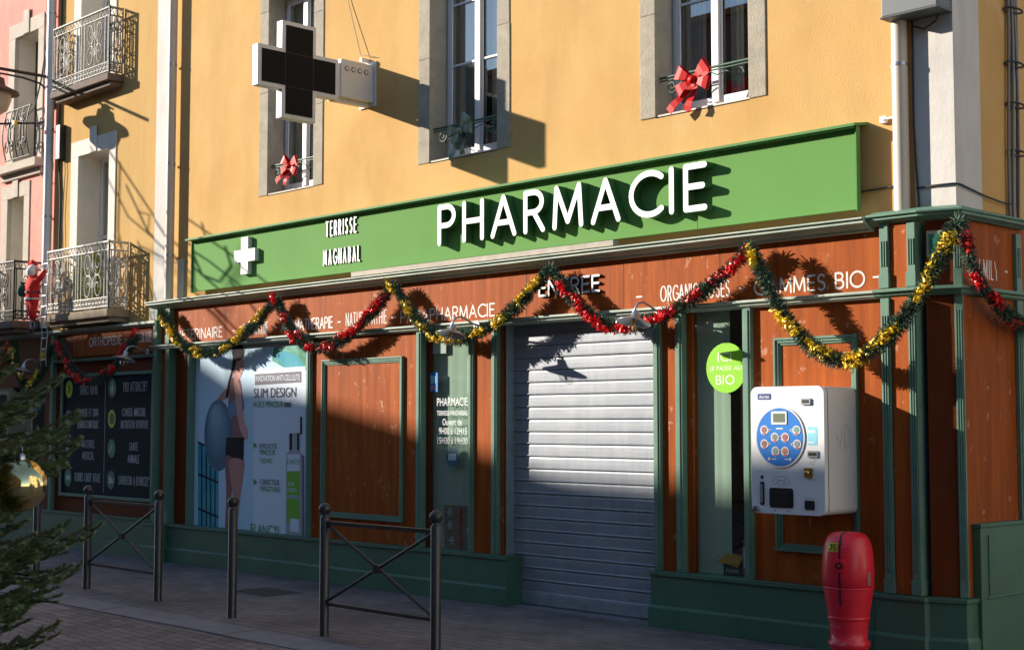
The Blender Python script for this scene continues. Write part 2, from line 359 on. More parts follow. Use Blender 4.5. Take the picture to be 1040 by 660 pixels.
# ------------------------------------------------------------------ text
def arc(cx, cy, rx, ry, a0, a1, n=12):
    return [(cx+rx*cos(radians(a0+(a1-a0)*i/n)), cy+ry*sin(radians(a0+(a1-a0)*i/n))) for i in range(n+1)]
G = {
 'A': (.72, [[(0, 0), (.36, 1), (.72, 0)], [(.13, .33), (.59, .33)]]),
 'B': (.55, [[(0, 0), (0, 1), (.28, 1)]+arc(.28, .77, .22, .23, 90, -90)+[(0, .54)], [(.28, .54)]+arc(.28, .27, .27, .27, 90, -90)+[(0, 0)]]),
 'C': (.72, [arc(.5, .5, .5, .5, 50, 310, 22)]),
 'D': (.65, [[(0, 0), (0, 1), (.2, 1)]+arc(.2, .5, .45, .5, 90, -90, 16)+[(0, 0)]]),
 'E': (.48, [[(.48, 1), (0, 1), (0, 0), (.48, 0)], [(0, .52), (.43, .52)]]),
 'F': (.46, [[(.46, 1), (0, 1), (0, 0)], [(0, .52), (.4, .52)]]),
 'G': (.80, [arc(.5, .5, .5, .5, 50, 345, 22)+[(.98, .46), (.6, .46)]]),
 'H': (.62, [[(0, 0), (0, 1)], [(.62, 0), (.62, 1)], [(0, .5), (.62, .5)]]),
 'I': (.02, [[(0.01, 0), (0.01, 1)]]),
 'J': (.35, [[(.35, 1), (.35, .2)]+arc(.17, .2, .18, .2, 0, -150)]),
 'L': (.42, [[(0, 1), (0, 0), (.42, 0)]]),
 'M': (.80, [[(0, 0), (.06, 1), (.40, .12), (.74, 1), (.80, 0)]]),
 'N': (.64, [[(0, 0), (0, 1), (.64, 0), (.64, 1)]]),
 'O': (.96, [arc(.48, .5, .48, .5, 0, 360, 28)]),
 'P': (.52, [[(0, 0), (0, 1), (.26, 1)]+arc(.26, .74, .26, .26, 90, -90)+[(0, .48)]]),
 'Q': (.96, [arc(.48, .5, .48, .5, 0, 360, 28), [(.6, .25), (.95, -.05)]]),
 'R': (.55, [[(0, 0), (0, 1), (.26, 1)]+arc(.26, .74, .26, .26, 90, -90)+[(0, .48)], [(.26, .48), (.55, 0)]]),
 'S': (.52, [arc(.27, .76, .23, .24, 35, 270)+arc(.25, .26, .25, .26, 90, -145)]),
 'T': (.56, [[(0, 1), (.56, 1)], [(.28, 1), (.28, 0)]]),
 'U': (.60, [[(0, 1), (0, .3)]+arc(.3, .3, .3, .3, 180, 360)+[(.6, 1)]]),
 'V': (.68, [[(0, 1), (.34, 0), (.68, 1)]]),
 'X': (.6, [[(0, 0), (.6, 1)], [(0, 1), (.6, 0)]]),
 'Y': (.6, [[(0, 1), (.3, .5), (.6, 1)], [(.3, .5), (.3, 0)]]),
 'Z': (.6, [[(0, 1), (.6, 1), (0, 0), (.6, 0)]]),
 '-': (.30, [[(0, .45), (.30, .45)]]),
 '*': (.2, [[(.1, .75), (.1, 1)], [(0, .8), (.2, .95)], [(0, .95), (.2, .8)]]),
 ',': (.06, [[(.05, .08), (0, -.12)]]),
 ' ': (.30, []),
 'Ô': (.96, [arc(.48, .5, .48, .5, 0, 360, 28), [(.3, 1.12), (.48, 1.25), (.66, 1.12)]]),
}
def stroke_text(mb, txt, x0, x1, z0, h, y0, y1, sw, m=0, mside=None, gap=.24):
    """single-line lettering between x0 and x1, baseline z0, height h, face at y0, back at y1, stroke width sw"""
    tot = sum(G[c][0] for c in txt) + gap*(len(txt)-1)
    k = (x1-x0-sw)/tot; x = x0+sw/2; r = sw/2; eps = 0
    for c in txt:
        wdt, strokes = G[c]
        for st in strokes:
            pts = [(x+p[0]*k, z0+r+p[1]*(h-sw)) for p in st]
            # offset ribbon with round caps, built as short convex segments that meet with round joints
            left = []; right = []
            n = len(pts)
            for i, p in enumerate(pts):
                a = pts[max(i-1, 0)]; b = pts[min(i+1, n-1)]
                if i == 0: d = (b[0]-p[0], b[1]-p[1])
                elif i == n-1: d = (p[0]-a[0], p[1]-a[1])
                else:
                    d1 = Vector((p[0]-a[0], p[1]-a[1])); d2 = Vector((b[0]-p[0], b[1]-p[1]))
                    if d1.length < 1e-7 or d2.length < 1e-7: d = (b[0]-a[0], b[1]-a[1])
                    else:
                        d1.normalize(); d2.normalize()
                        if d1.dot(d2) < .2:      # sharp corner: emit and restart
                            d = None
                        else: dd = d1+d2; d = (dd.x, dd.y)
                if d is None:
                    for q, dq in ((d1, 1), (d2, 0)):
                        nn = (-q.y, q.x)
                        left.append((p[0]+nn[0]*r, p[1]+nn[1]*r)); right.append((p[0]-nn[0]*r, p[1]-nn[1]*r))
                        if dq: _ribbon(mb, left, right, y0+eps, y1, m, mside); eps += .0002; left = []; right = []
                    mb.prism([(p[0]+r*cos(q*pi/6), p[1]+r*sin(q*pi/6)) for q in range(12)], y0+eps, y1, m, mside); eps += .0002
                    continue
                L = hypot(*d) or 1; nn = (-d[1]/L, d[0]/L)
                left.append((p[0]+nn[0]*r, p[1]+nn[1]*r)); right.append((p[0]-nn[0]*r, p[1]-nn[1]*r))
            _ribbon(mb, left, right, y0+eps, y1, m, mside); eps += .0002
            if pts[0] != pts[-1] and hypot(pts[0][0]-pts[-1][0], pts[0][1]-pts[-1][1]) > 1e-6:
                for p in (pts[0], pts[-1]):
                    mb.prism([(p[0]+r*cos(q*pi/6), p[1]+r*sin(q*pi/6)) for q in range(12)], y0+eps, y1, m, mside); eps += .0002
            if eps > .002: eps = 0.0001
        x += (wdt+gap)*k
def _ribbon(mb, left, right, y0, y1, m, ms):
    n = len(left)
    if n < 2: return
    v = [(p[0], y0, p[1]) for p in left]+[(p[0], y0, p[1]) for p in right]+[(p[0], y1, p[1]) for p in left]+[(p[0], y1, p[1]) for p in right]
    mb.add(v, [(n+i, n+i+1, i+1, i) for i in range(n-1)], m)
    mb.add(v, [(i, i+1, 2*n+i+1, 2*n+i) for i in range(n-1)]+[(n+i+1, n+i, 3*n+i, 3*n+i+1) for i in range(n-1)] +
           [(0, 2*n, 3*n, n), (n-1, 2*n-1, 4*n-1, 3*n-1)], m if ms is None else ms)
def font_text(mb, txt, x0, x1, z0, h, y, m=0, th=.0006, hfix=None):
    """filled lettering fitted to the box, face at y"""
    c = bpy.data.curves.new('t', 'FONT'); c.body = txt; c.size = 1
    o = bpy.data.objects.new('t', c); COL.objects.link(o)
    dg = bpy.context.evaluated_depsgraph_get(); me = bpy.data.meshes.new_from_object(o.evaluated_get(dg))
    xs = [v.co.x for v in me.vertices]; ys = [v.co.y for v in me.vertices]
    ax, bx = min(xs), max(xs); ay, by = min(ys), max(ys)
    if hfix: ay, by = hfix
    v = [(x0+(p.co.x-ax)/(bx-ax)*(x1-x0), y, z0+(p.co.y-ay)/(by-ay)*h) for p in me.vertices]
    mb.add(v, [tuple(f.vertices) for f in me.polygons], m)
    bpy.data.objects.remove(o); bpy.data.meshes.remove(me); bpy.data.curves.remove(c)

# ================================================================== GROUND
g = MB(); g.add([(-90, -60, -.004), (60, -60, -.004), (60, 60, -.004), (-90, 60, -.004)], [(0, 1, 2, 3)])
struct(g.build('road', M['setts'], org=(0, 0, 0)))
g = MB(); g.box(-60, 30, 6.42, 9.6, -.25, 0); struct(g.build('pavement', M['sidewalk'], org=(0, 0, 0)))
g = MB()
x = -60
while x < 30:
    g.box(x, x+.98, 6.06, 6.41, -.2, .004+random.random()*.003); x += .99
struct(g.build('flush_kerb', M['kerb'], org=(0, 6.2, 0)))
# chalk square and hatch on the pavement
g = MB()
def gl(x, y):
    d = fw*FPX + rt*(x-520) - upv*(y-330); t = -CAMH/d.z; return (d.x*t, d.y*t)
q = [gl(377, 615), gl(421, 610), gl(484, 620), gl(445, 626)]
for i in range(4):
    a = Vector(q[i]); b = Vector(q[(i+1) % 4]); d = (b-a).normalized(); nn = Vector((-d.y, d.x))*.018
    g.add([(*(a-nn), .0035), (*(b-nn), .0035), (*(b+nn), .0035), (*(a+nn), .0035)], [(0, 1, 2, 3)])
tag(g.build('painted_square', mat('worn_paint', (.28, .28, .28), .8, var=.6, vscale=12)), 'worn white square outline painted on the pavement behind the cross-braced barrier', 'marking')
g = MB(); a = gl(270, 601); g.box(a[0]-.3, a[0]+.3, a[1]-.22, a[1]+.22, -.01, .005)
for i in range(9): g.box(a[0]-.27+i*.062, a[0]-.24+i*.062, a[1]-.18, a[1]+.18, .005, .012)
tag(g.build('drain_cover', mat('worn_cast_iron', (.10, .09, .09), .7, var=.3, vscale=12)), 'dark iron drain grating set in the pavement below the poster', 'drain cover')

# ================================================================== PHARMACY BUILDING
def wall_grid(mb, x0, x1, z0, z1, holes, Y, depth, m=0):
    xs = sorted({x0, x1, *[h[0] for h in holes], *[h[1] for h in holes]}); zs = sorted({z0, z1, *[h[2] for h in holes], *[h[3] for h in holes]})
    xs = [x for x in xs if x0 <= x <= x1]; zs = [z for z in zs if z0 <= z <= z1]
    for i in range(len(xs)-1):
        for j in range(len(zs)-1):
            cx = (xs[i]+xs[i+1])/2; cz = (zs[j]+zs[j+1])/2
            if any(h[0] < cx < h[1] and h[2] < cz < h[3] for h in holes): continue
            mb.add([(xs[i], Y, zs[j]), (xs[i+1], Y, zs[j]), (xs[i+1], Y, zs[j+1]), (xs[i], Y, zs[j+1])], [(0, 1, 2, 3)], m)
    for h in holes:
        a, b, c, d = h[:4]
        mb.add([(a, Y, c), (a, Y+depth, c), (a, Y+depth, d), (a, Y, d)], [(0, 1, 2, 3)], 1)
        mb.add([(b, Y, c), (b, Y, d), (b, Y+depth, d), (b, Y+depth, c)], [(0, 1, 2, 3)], 1)
        mb.add([(a, Y, c), (b, Y, c), (b, Y+depth, c), (a, Y+depth, c)], [(0, 1, 2, 3)], 1)
        mb.add([(a, Y, d), (a, Y+depth, d), (b, Y+depth, d), (b, Y, d)], [(0, 1, 2, 3)], 1)
WY = 8.95
PB = thing('pharmacy_building', 'ochre rendered building with stone-framed upper windows above the wooden pharmacy shopfront', 'building', (-10, 9.2, 0))
WIN = [(-13.22, -12.36), (-10.47, -9.51), (-7.61, -6.66)]
WB, WT = 4.11, 6.35
mb = MB(); wall_grid(mb, -15.05, -4.94, 2.85, 9.8, [(a, b, WB, WT) for a, b in WIN], WY, .34)
# ground floor masonry behind the shopfront, side wall, back and top
mb.box(-15.05, -4.9, 9.9, 10.05, 0, 2.9, 0)
mb.add([(-4.94, WY, 0), (-4.94, 16, 0), (-4.94, 16, 9.8), (-4.94, WY, 9.8)], [(0, 1, 2, 3)], 0)
mb.add([(-15.05, 16, 0), (-15.05, WY, 0), (-15.05, WY, 9.8), (-15.05, 16, 9.8)], [(0, 1, 2, 3)], 0)
mb.add([(-4.94, 16, 0), (-15.05, 16, 0), (-15.05, 16, 9.8), (-4.94, 16, 9.8)], [(0, 1, 2, 3)], 0)
mb.build('wall', [M['ochre'], M['reveal']], PB)
mb = MB(); mb.hull([(-15.4, 8.5, 9.8), (-15.4, 12.5, 11.4), (-15.4, 16.4, 9.8), (-15.4, 16.4, 9.65), (-15.4, 12.5, 11.25), (-15.4, 8.5, 9.65)], (10.9, 0, 0))
mb.build('roof', M['tile'], PB)
mb = MB(); mb.box(-5.235, -4.925, 8.935, 8.949, 3.06, 9.6); mb.box(-4.939, -4.925, 8.95, 9.30, 3.06, 9.6)
mb.build('quoin', M['white_quoin'], PB)
def tall_window(a, b, z0, z1, parent, surround=.165, Y=WY, mats=('stone', 'frame'), name='window', arch=False, curt=True, fd=.22):
    w0 = MB(); s = surround; pz = Y-.012
    # jambs in uneven stone blocks
    for side in (0, 1):
        z = z0
        while z < z1-.01:
            hh = min(random.uniform(.8, 1.2), z1-.005-z); wv = s+random.uniform(-.004, .004)
            if side == 0: w0.box(a-wv, a+.004, pz+random.uniform(0, .004), Y+.06, z, z+hh-.0012)
            else: w0.box(b-.004, b+wv, pz+random.uniform(0, .004), Y+.06, z, z+hh-.0012)
            z += hh
    w0.box(a-s, b+s, pz-.004, Y+.06, z1-.004, z1+.26)
    w0.box((a+b)/2-.1, (a+b)/2+.1, pz-.03, Y+.06, z1+.03, z1+.46)
    win = w0.build(name, M[mats[0]], parent, bev=.006)
    f = MB(); y0, y1 = Y+fd, Y+fd+.06; c = (a+b)/2; t = .05
    f.box(a, a+t, y0, y1, z0, z1); f.box(b-t, b, y0, y1, z0, z1); f.box(a+t, b-t, y0, y1, z0, z0+.07); f.box(a+t, b-t, y0, y1, z1-.05, z1)
    y2 = y0-.018
    for u0, u1 in ((a+t-.01, c), (c, b-t+.01)):
        f.box(u0, u0+.055, y2, y0-.002, z0+.06, z1-.04); f.box(u1-.055, u1, y2, y0-.002, z0+.06, z1-.04)
        f.box(u0+.055, u1-.055, y2, y0-.002, z0+.06, z0+.13); f.box(u0+.055, u1-.055, y2, y0-.002, z1-.1, z1-.04)
        for zz in (z0+.95, z0+1.55):
            if zz < z1-.2: f.box(u0+.055, u1-.055, y2+.004, y0-.002, zz, zz+.022)
    f.box(c-.035, c+.035, y2-.022, y2-.001, z0+.08, z1-.06)
    f.build('frame', M[mats[1]], win, bev=.004)
    pn = MB(); pn.box(a+t, b-t, y0+.004, y0+.008, z0+.07, z1-.05); pn.build('pane', M['glass'], win)
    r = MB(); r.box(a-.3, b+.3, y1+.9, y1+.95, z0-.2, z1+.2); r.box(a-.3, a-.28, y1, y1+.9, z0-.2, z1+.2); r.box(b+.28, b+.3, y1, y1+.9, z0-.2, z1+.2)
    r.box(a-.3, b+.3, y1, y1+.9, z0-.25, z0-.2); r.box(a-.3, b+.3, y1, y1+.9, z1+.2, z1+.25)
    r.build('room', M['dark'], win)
    if curt:
        cu = MB(); pts = []; n = 26
        for u0, u1 in ((a+t, a+t+.2), (c+.04, c+.16)):
            v = []
            for i in range(n):
                xx = u0+(u1-u0)*i/(n-1); yy = y1+.06+.018*sin(i*1.3)
                v += [(xx, yy, z0+.05), (xx, yy, z1)]
            cu.add(v, [(2*i, 2*i+2, 2*i+3, 2*i+1) for i in range(n-1)], 0, True)
        cu.build('curtain', M['curtain2'], win)
    return win
def spiral(c, r0, turns, y, up=1, side=1, n=18):
    return [(c[0]+side*r0*(1-.8*i/n)*cos(turns*2*pi*i/n+pi), y, c[1]+up*r0*(1-.8*i/n)*sin(turns*2*pi*i/n+pi)) for i in range(n+1)]
for a, b in WIN:
    win = tall_window(a, b, WB, WT, PB)
    r = MB(); yb = WY+.05; zr = WB+.33
    r.tube([(a-.02, yb, zr), (b+.02, yb, zr)], .011, 6); r.tube([(a-.02, yb, zr-.025), (b+.02, yb, zr-.025)], .007, 5)
    for sd in (-1, 1):
        cx = (a+b)/2+sd*(b-a)*.36
        r.tube(spiral((cx, zr-.085), .06, 1.4, yb, 1, sd), .007, 5)
        r.tube([(cx-sd*.06, yb, zr-.085), (cx-sd*.13, yb, zr-.05), (cx-sd*.22, yb, zr-.07), (cx-sd*.30, yb, zr-.03)], .006, 5)
    r.build('railing', M['iron_green'], win)
    sl_ = MB(); sl_.box(a, b, WY+.0, WY+.22, WB-.01, WB+.015); sl_.build('sill', M['cream'], win)

# trim strip of rendered ledge below the sign
# ================================================================== SHOPFRONT (main)
SF = thing('shopfront', 'varnished orange wood shopfront with green mouldings and plinth, steel shutter at its door', 'shopfront', (-10, 8.9, 0))
mb = MB()   # fascia board
mb.box(-15.30, -5.20, 8.86, 8.94, 2.5, 2.99)
mb.build('fascia_board', M['wood'], SF)
mb = MB()   # cornice profile, extruded
def profile_x(mb, prof, x0, x1, m=0):
    n = len(prof); v = [(x0, y, z) for y, z in prof]+[(x1, y, z) for y, z in prof]
    mb.add(v, [tuple(range(n)), tuple(range(2*n-1, n-1, -1))]+[(i, i+n, (i+1) % n+n, (i+1) % n) for i in range(n)], m)
cprof = [(8.945, 2.955), (8.80, 2.955), (8.80, 2.972), (8.765, 2.985), (8.745, 3.0), (8.72, 3.006), (8.72, 3.03), (8.70, 3.032), (8.70, 3.045), (8.95, 3.075)]
profile_x(mb, cprof, -15.42, -5.52)
mb.build('cornice', M['cornice'], SF, bev=.003)
# cornice round the corner: the thicker end piece
def loopmould(mb, path, prof, m=0):
    """prof: (out, z) pairs; path: list of (x, y, (nx, ny)) with outward miter normals"""
    n = len(prof); v = []
    for (x_, y_, nx, ny) in path: v += [(x_+nx*o, y_+ny*o, z) for o, z in prof]
    f = []
    for i in range(len(path)-1):
        for k in range(n): f.append((i*n+k, i*n+(k+1) % n, (i+1)*n+(k+1) % n, (i+1)*n+k))
    f += [tuple(range(n-1, -1, -1)), tuple(range((len(path)-1)*n, len(path)*n))]
    mb.add(v, f, m)
c20, s20 = cos(radians(19)), sin(radians(19))
CP = [(-5.515, 8.80, 0, -1), (-5.125, 8.80, .17, -1.0), (-4.875, 8.886, .75, -.78), (-4.875, 9.80, 1, 0)]
mb = MB()
loopmould(mb, CP, [(-.06, 2.992), (.0, 2.992), (.018, 3.003), (.035, 3.010), (.05, 3.014), (.05, 3.034), (.068, 3.038), (.068, 3.053), (-.06, 3.09)])
mb.build('cornice', M['green'], SF, bev=.003)
for xj in (-12.9, -11.25, -9.05, -7.9, -6.9):
    p = MB(); p.box(xj, xj+.003, 8.858, 8.8595, 2.54, 2.95); p.build('board_joint', M['black'], SF)
# middle rail
mb = MB(); rp = [(8.93, 2.475), (8.82, 2.475), (8.80, 2.49), (8.80, 2.505), (8.775, 2.512), (8.775, 2.53), (8.86, 2.536), (8.93, 2.536)]
profile_x(mb, rp, -15.42, -5.49); mb.build('middle_rail', M['cornice'], SF, bev=.002)
mb = MB(); CP2 = [(-5.485, 8.82, 0, -1), (-5.125, 8.82, .17, -1.0), (-4.885, 8.896, .75, -.78), (-4.885, 9.80, 1, 0)]
loopmould(mb, CP2, [(-.06, 2.475), (.0, 2.475), (.022, 2.49), (.022, 2.505), (.05, 2.512), (.05, 2.534), (-.06, 2.54)])
mb.build('middle_rail', M['green'], SF, bev=.002)
# plinths
def plinth(x0, x1, yf, parent, m='plinth', zt=.435):
    p = MB(); p.box(x0, x1, yf+.012, 8.99, 0.0, zt-.03); p.box(x0-.004, x1+.004, yf-.004, 8.99, zt-.03, zt-.012)
    p.box(x0-.002, x1+.002, yf+.004, 8.99, zt-.011, zt); p.box(x0-.006, x1+.006, yf-.012, 8.99, .001, .155)
    p.hull([(x0-.006, yf-.012, .1555), (x0-.006, yf+.011, .172), (x0-.006, 8.9, .172), (x0-.006, 8.9, .1555)], (x1-x0+.012, 0, 0))
    return p.build('plinth', M[m], parent, bev=.003)
plinth(-15.39, -14.95, 8.70, SF); plinth(-14.944, -9.22, 8.77, SF); plinth(-7.56, -5.50, 8.77, SF)
mb = MB(); CP3 = [(-5.49, 8.745, 0, -1), (-5.115, 8.745, .5, -1.0), (-5.10, 8.775, .25, -1), (-4.865, 8.86, .72, -.75), (-4.865, 9.80, 1, 0)]
loopmould(mb, CP3, [(-.10, 0), (.012, 0), (.012, .155), (-.01, .175), (-.01, .40), (.006, .405), (.006, .43), (-.1, .436)])
mb.build('plinth', M['plinth'], SF, bev=.003)
# pilasters
def pil(x0, x1, z0, z1, yf, parent, fl=True, m='green'):
    p = MB(); p.box(x0, x1, yf, 8.93, z0, z1)
    if fl:
        n = 3; w_ = (x1-x0)/(n*2+1)
        for i in range(n): p.box(x0+w_*(2*i+1), x0+w_*(2*i+2), yf-.006, yf-.0005, z0+.15, z1-.12)
    p.box(x0-.006, x1+.006, yf-.008, 8.93, z0, z0+.10); return p.build('pilaster', M[m], parent, bev=.003)
for x0, x1, yf, zt in ((-15.34, -15.28, 8.80, 2.47), (-15.08, -15.0, 8.80, 2.47), (-5.44, -5.372, 8.79, 2.47), (-5.232, -5.168, 8.80, 2.47)):
    pil(x0, x1, .437, zt, yf, SF); pil(x0, x1, 2.54, 2.954 if x0 < -10 else 2.992, yf, SF)
# narrow green frames between the bays
for x0, x1, yf in ((-14.63, -14.575, 8.83), (-12.28, -12.22, 8.82), (-10.52, -10.45, 8.83), (-9.79, -9.73, 8.84), (-9.47, -9.40, 8.83), (-7.56, -7.49, 8.83),
                   (-7.33, -7.26, 8.83), (-6.66, -6.585, 8.82)):
    p = MB(); p.box(x0, x1, yf, 8.95, .437, 2.472); p.box(x0+.018, x1-.018, yf-.008, yf-.0005, .46, 2.46); p.build('frame_post', M['green'], SF, bev=.003)
# wooden boards
def wood(x0, x1, z0, z1, y=8.87, nm='panel_board', m='wood'):
    p = MB(); p.box(x0, x1, y, 8.945, z0, z1); return p.build(nm, M[m], SF)
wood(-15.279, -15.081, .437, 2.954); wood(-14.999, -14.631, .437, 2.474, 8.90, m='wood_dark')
pA = wood(-12.219, -10.521, .437, 2.474, 8.86); wood(-10.449, -10.40, .437, 2.474, 8.90, m='wood_dark'); wood(-9.729, -9.471, .437, 2.474, 8.865)
wood(-9.399, -9.33, .2, 2.474, 8.88, m='wood'); wood(-7.489, -7.331, .437, 2.474, 8.865); wood(-7.259, -7.20, .437, 2.474, 8.89)
pB = wood(-6.584, -5.441, .437, 2.474, 8.86); wood(-5.364, -5.216, .437, 2.474, 8.81); wood(-5.364, -5.216, 2.54, 2.99, 8.81)
def mould(x0, x1, z0, z1, parent, y=8.86, wd=.055):
    p = MB()
    for k, (o, t, yy) in enumerate(((0, .018, y-.03), (.0185, .020, y-.020), (.039, .016, y-.010))):
        a, b, c, d = x0+o, x1-o, z0+o, z1-o
        p.box(a, b, yy, y-.0005, d-t, d); p.box(a, b, yy, y-.0005, c, c+t); p.box(a, a+t, yy, y-.0005, c+t+.0005, d-t-.0005); p.box(b-t, b, yy, y-.0005, c+t+.0005, d-t-.0005)
    return p.build('moulding', M['green'], parent, bev=.002)
mould(-12.035, -10.735, .655, 2.25, pA); mould(-6.385, -5.67, .665, 2.235, pB)
# chamfered corner and side face boards
cdir = Vector((c20, s20, 0)); cn = Vector((s20, -c20, 0))
def cham(p, u0, u1, z0, z1, o0, o1):
    base = Vector((-5.125, 8.86, 0)); a = base+cdir*u0; b = base+cdir*u1
    p.hull([a+cn*o1+Vector((0, 0, z0)), b+cn*o1+Vector((0, 0, z0)), b+cn*o0+Vector((0, 0, z0)), a+cn*o0+Vector((0, 0, z0))], (0, 0, z1-z0))
p = MB(); cham(p, 0, .215, .437, 2.475, -.03, 0); cham(p, 0, .215, 2.54, 2.99, -.03, 0); p.build('panel_board', M['wood_dark'], SF)
p = MB()
for z0, z1 in ((.437, 2.475), (2.54, 2.99)):
    cham(p, .190, .245, z0, z1, -.02, .014)
    for i in range(3): cham(p, .197+.016*i, .205+.016*i, z0+.12, z1-.1, .0145, .019)
p.build('pilaster', M['green'], SF, bev=.003)
p = MB(); p.box(-4.95, -4.905, 8.95, 9.80, .437, 2.475); p.box(-4.95, -4.905, 8.95, 9.80, 2.54, 2.99); p.box(-4.95, -4.91, 9.80, 12.5, 0, 3.0)
p.build('panel_board', M['wood'], SF)
p = MB()
for z0, z1 in ((.437, 2.475), (2.54, 2.954)):
    p.box(-4.904, -4.875, 9.68, 9.76, z0, z1); p.box(-4.8745, -4.868, 9.70, 9.715, z0+.1, z1-.1); p.box(-4.8745, -4.868, 9.725, 9.74, z0+.1, z1-.1)
p.build('pilaster', M['green'], SF, bev=.003)
# side flap painted green in front of the side face
p = MB(); p.box(-4.904, -4.845, 9.02, 11.5, .0, .90); p.box(-4.904, -4.835, 9.01, 11.5, .9005, .925); p.box(-4.8445, -4.838, 9.10, 11.5, .42, .435); p.box(-4.8445, -4.838, 9.12, 9.14, .44, .85)
p.build('side_hatch', M['plinth'], SF, bev=.004)
# display windows
def shopwin(x0, x1, z0, z1, curtains, Y=8.91):
    p = MB(); p.box(x0, x1, Y, Y+.006, z0, z1); w_ = p.build('display_window', M['shopglass'], SF)
    r = MB(); r.box(x0-.02, x1+.02, 9.80, 9.84, z0-.1, z1+.1); r.box(x0-.06, x0-.02, Y+.04, 9.80, z0-.1, z1+.1); r.box(x1+.02, x1+.06, Y+.04, 9.8, z0-.1, z1+.1)
    r.box(x0-.02, x1+.02, Y+.04, 9.8, z0-.14, z0-.02); r.box(x0-.02, x1+.02, Y+.04, 9.8, z1+.06, z1+.1)
    r.build('interior', M['interior'], w_)
    for (u0, u1, yy, zt) in curtains:
        c = MB(); n = 30; v = []
        for i in range(n):
            xx = u0+(u1-u0)*i/(n-1); y_ = yy+.0012*sin(i*.9); v += [(xx, y_, z0-.0), (xx, y_, zt)]
        c.add(v, [(2*i, 2*i+2, 2*i+3, 2*i+1) for i in range(n-1)], 0, True); c.build('blind', M['curtain'], w_)
    return w_
W4 = shopwin(-10.40, -9.79, .437, 2.474, [(-10.42, -9.76, 8.965, 2.55)])
W5 = shopwin(-7.20, -6.66, .437, 2.474, [(-7.26, -6.88, 8.955, 2.55)])
p = MB(); p.box(-9.395, -9.335, 8.882, 8.99, .0, 2.474); p.box(-7.56, -7.52, 8.96, 8.99, .0, 2.474)
# roller shutter
sh = MB(); x0, x1 = -9.34, -7.53; z = .118; yS = 8.985; prof = []
while z < 2.47:
    for k, (dy, dz) in enumerate(((0, 0), (-.012, .002), (-.014, .007), (-.005, .017), (-.005, .05), (-.004, .088), (-.001, .097), (.001, .105))):
        prof.append((yS+dy, z+dz))
    z += .1085
prof += [(yS+.03, z), (yS+.03, .118)]
n = len(prof); v = [(x0, y, z) for y, z in prof]+[(x1, y, z) for y, z in prof]
sh.add(v, [(i, i+1, i+1+n, i+n) for i in range(n-3)], 0)
SH = sh.build('roller_shutter', M['metal_shutter'], SF)
p = MB(); p.box(x0, x1, yS-.022, yS+.02, .018, .112); p.box(x0, x1, yS-.026, yS+.02, .03, .036); p.box(x0, x1, yS-.016, yS+.02, .112, .122)
p.box(-7.72, -7.60, yS-.03, yS-.0225, .085, .108); p.lathe([(.012, 0), (.012, .012)], (-8.46, yS-.022, .068), 12, 0, axis='y')
p.build('bottom_bar', M['shutterbar'], SH, bev=.002)
p = MB(); p.box(-9.34, -7.50, 8.80, 9.2, -.05, .012); p.build('threshold', M['kerb'], SF)
p = MB(); p.box(-9.345, -9.325, 8.88, 9.02, .01, 2.474); p.box(-7.56, -7.535, 8.95, 9.02, .01, 2.474); p.build('shutter_guide', M['shutterbar'], SF)
# ledge under sign
p = MB(); p.box(-11.42, -7.90, 8.735, 8.80, 3.06, 3.106); p.build('ledge', mat('pale_ledge', (.52, .46, .38), .85, var=.3, vscale=6), SF)
# fascia lettering
p = MB()
yl = 8.859
stroke_text(p, 'VETERINAIRE', -14.93, -13.95, 2.572, .125, yl-.002, yl, .014)
stroke_text(p, '-', -13.74, -13.68, 2.575, .125, yl-.002, yl, .014)
stroke_text(p, 'HOMEOPATHIE', -13.53, -13.05, 2.572, .13, yl-.002, yl, .011, gap=.35)
stroke_text(p, '-', -12.93, -12.87, 2.575, .125, yl-.002, yl, .014)
stroke_text(p, 'AROMATHERAPIE', -12.80, -11.88, 2.575, .125, yl-.002, yl, .015)
stroke_text(p, '-', -11.80, -11.74, 2.575, .125, yl-.002, yl, .014)
stroke_text(p, 'NATUROPATHIE', -11.66, -11.0, 2.578, .14, yl-.002, yl, .011, gap=.35)
stroke_text(p, '-', -10.93, -10.86, 2.575, .125, yl-.002, yl, .014)
stroke_text(p, 'PARAPHARMACIE', -10.79, -9.45, 2.565, .125, yl-.002, yl, .015)
stroke_text(p, '-', -7.76, -7.69, 2.575, .125, yl-.002, yl, .014)
stroke_text(p, 'ORGANIC RÔSES', -7.50, -6.80, 2.575, .13, yl-.002, yl, .013, gap=.35)
stroke_text(p, '-', -6.72, -6.66, 2.575, .125, yl-.002, yl, .014)
stroke_text(p, 'GAMMES BIO', -6.575, -5.60, 2.565, .125, yl-.002, yl, .015)
stroke_text(p, '-', -5.54, -5.485, 2.575, .125, yl-.002, yl, .014)
p.build('fascia_lettering', M['paintwhite'], SF)
p = MB(); stroke_text(p, 'ENTREE', -8.87, -8.14, 2.70, .15, 8.835, 8.859, .02, 0, 1); p.build('entrance_lettering', [M['crosswhite'], M['iron']], SF)
p = MB()   # lettering on the side face
def side_text(mb, txt, y0, y1, z0, h, X, sw):
    t = MB(); stroke_text(t, txt, y0, y1, z0, h, 0, .002, sw, gap=.4)
    mb.add([(X-v[1], v[0], v[2]) for v in t.v], t.f, 0)
side_text(p, '-', 9.0, 9.04, 2.62, .12, -4.903, .012); side_text(p, 'FAMILY', 9.12, 9.46, 2.60, .14, -4.903, .012); side_text(p, '-', 9.56, 9.60, 2.62, .12, -4.903, .012)
p.build('side_lettering', M['paintwhite'], SF)
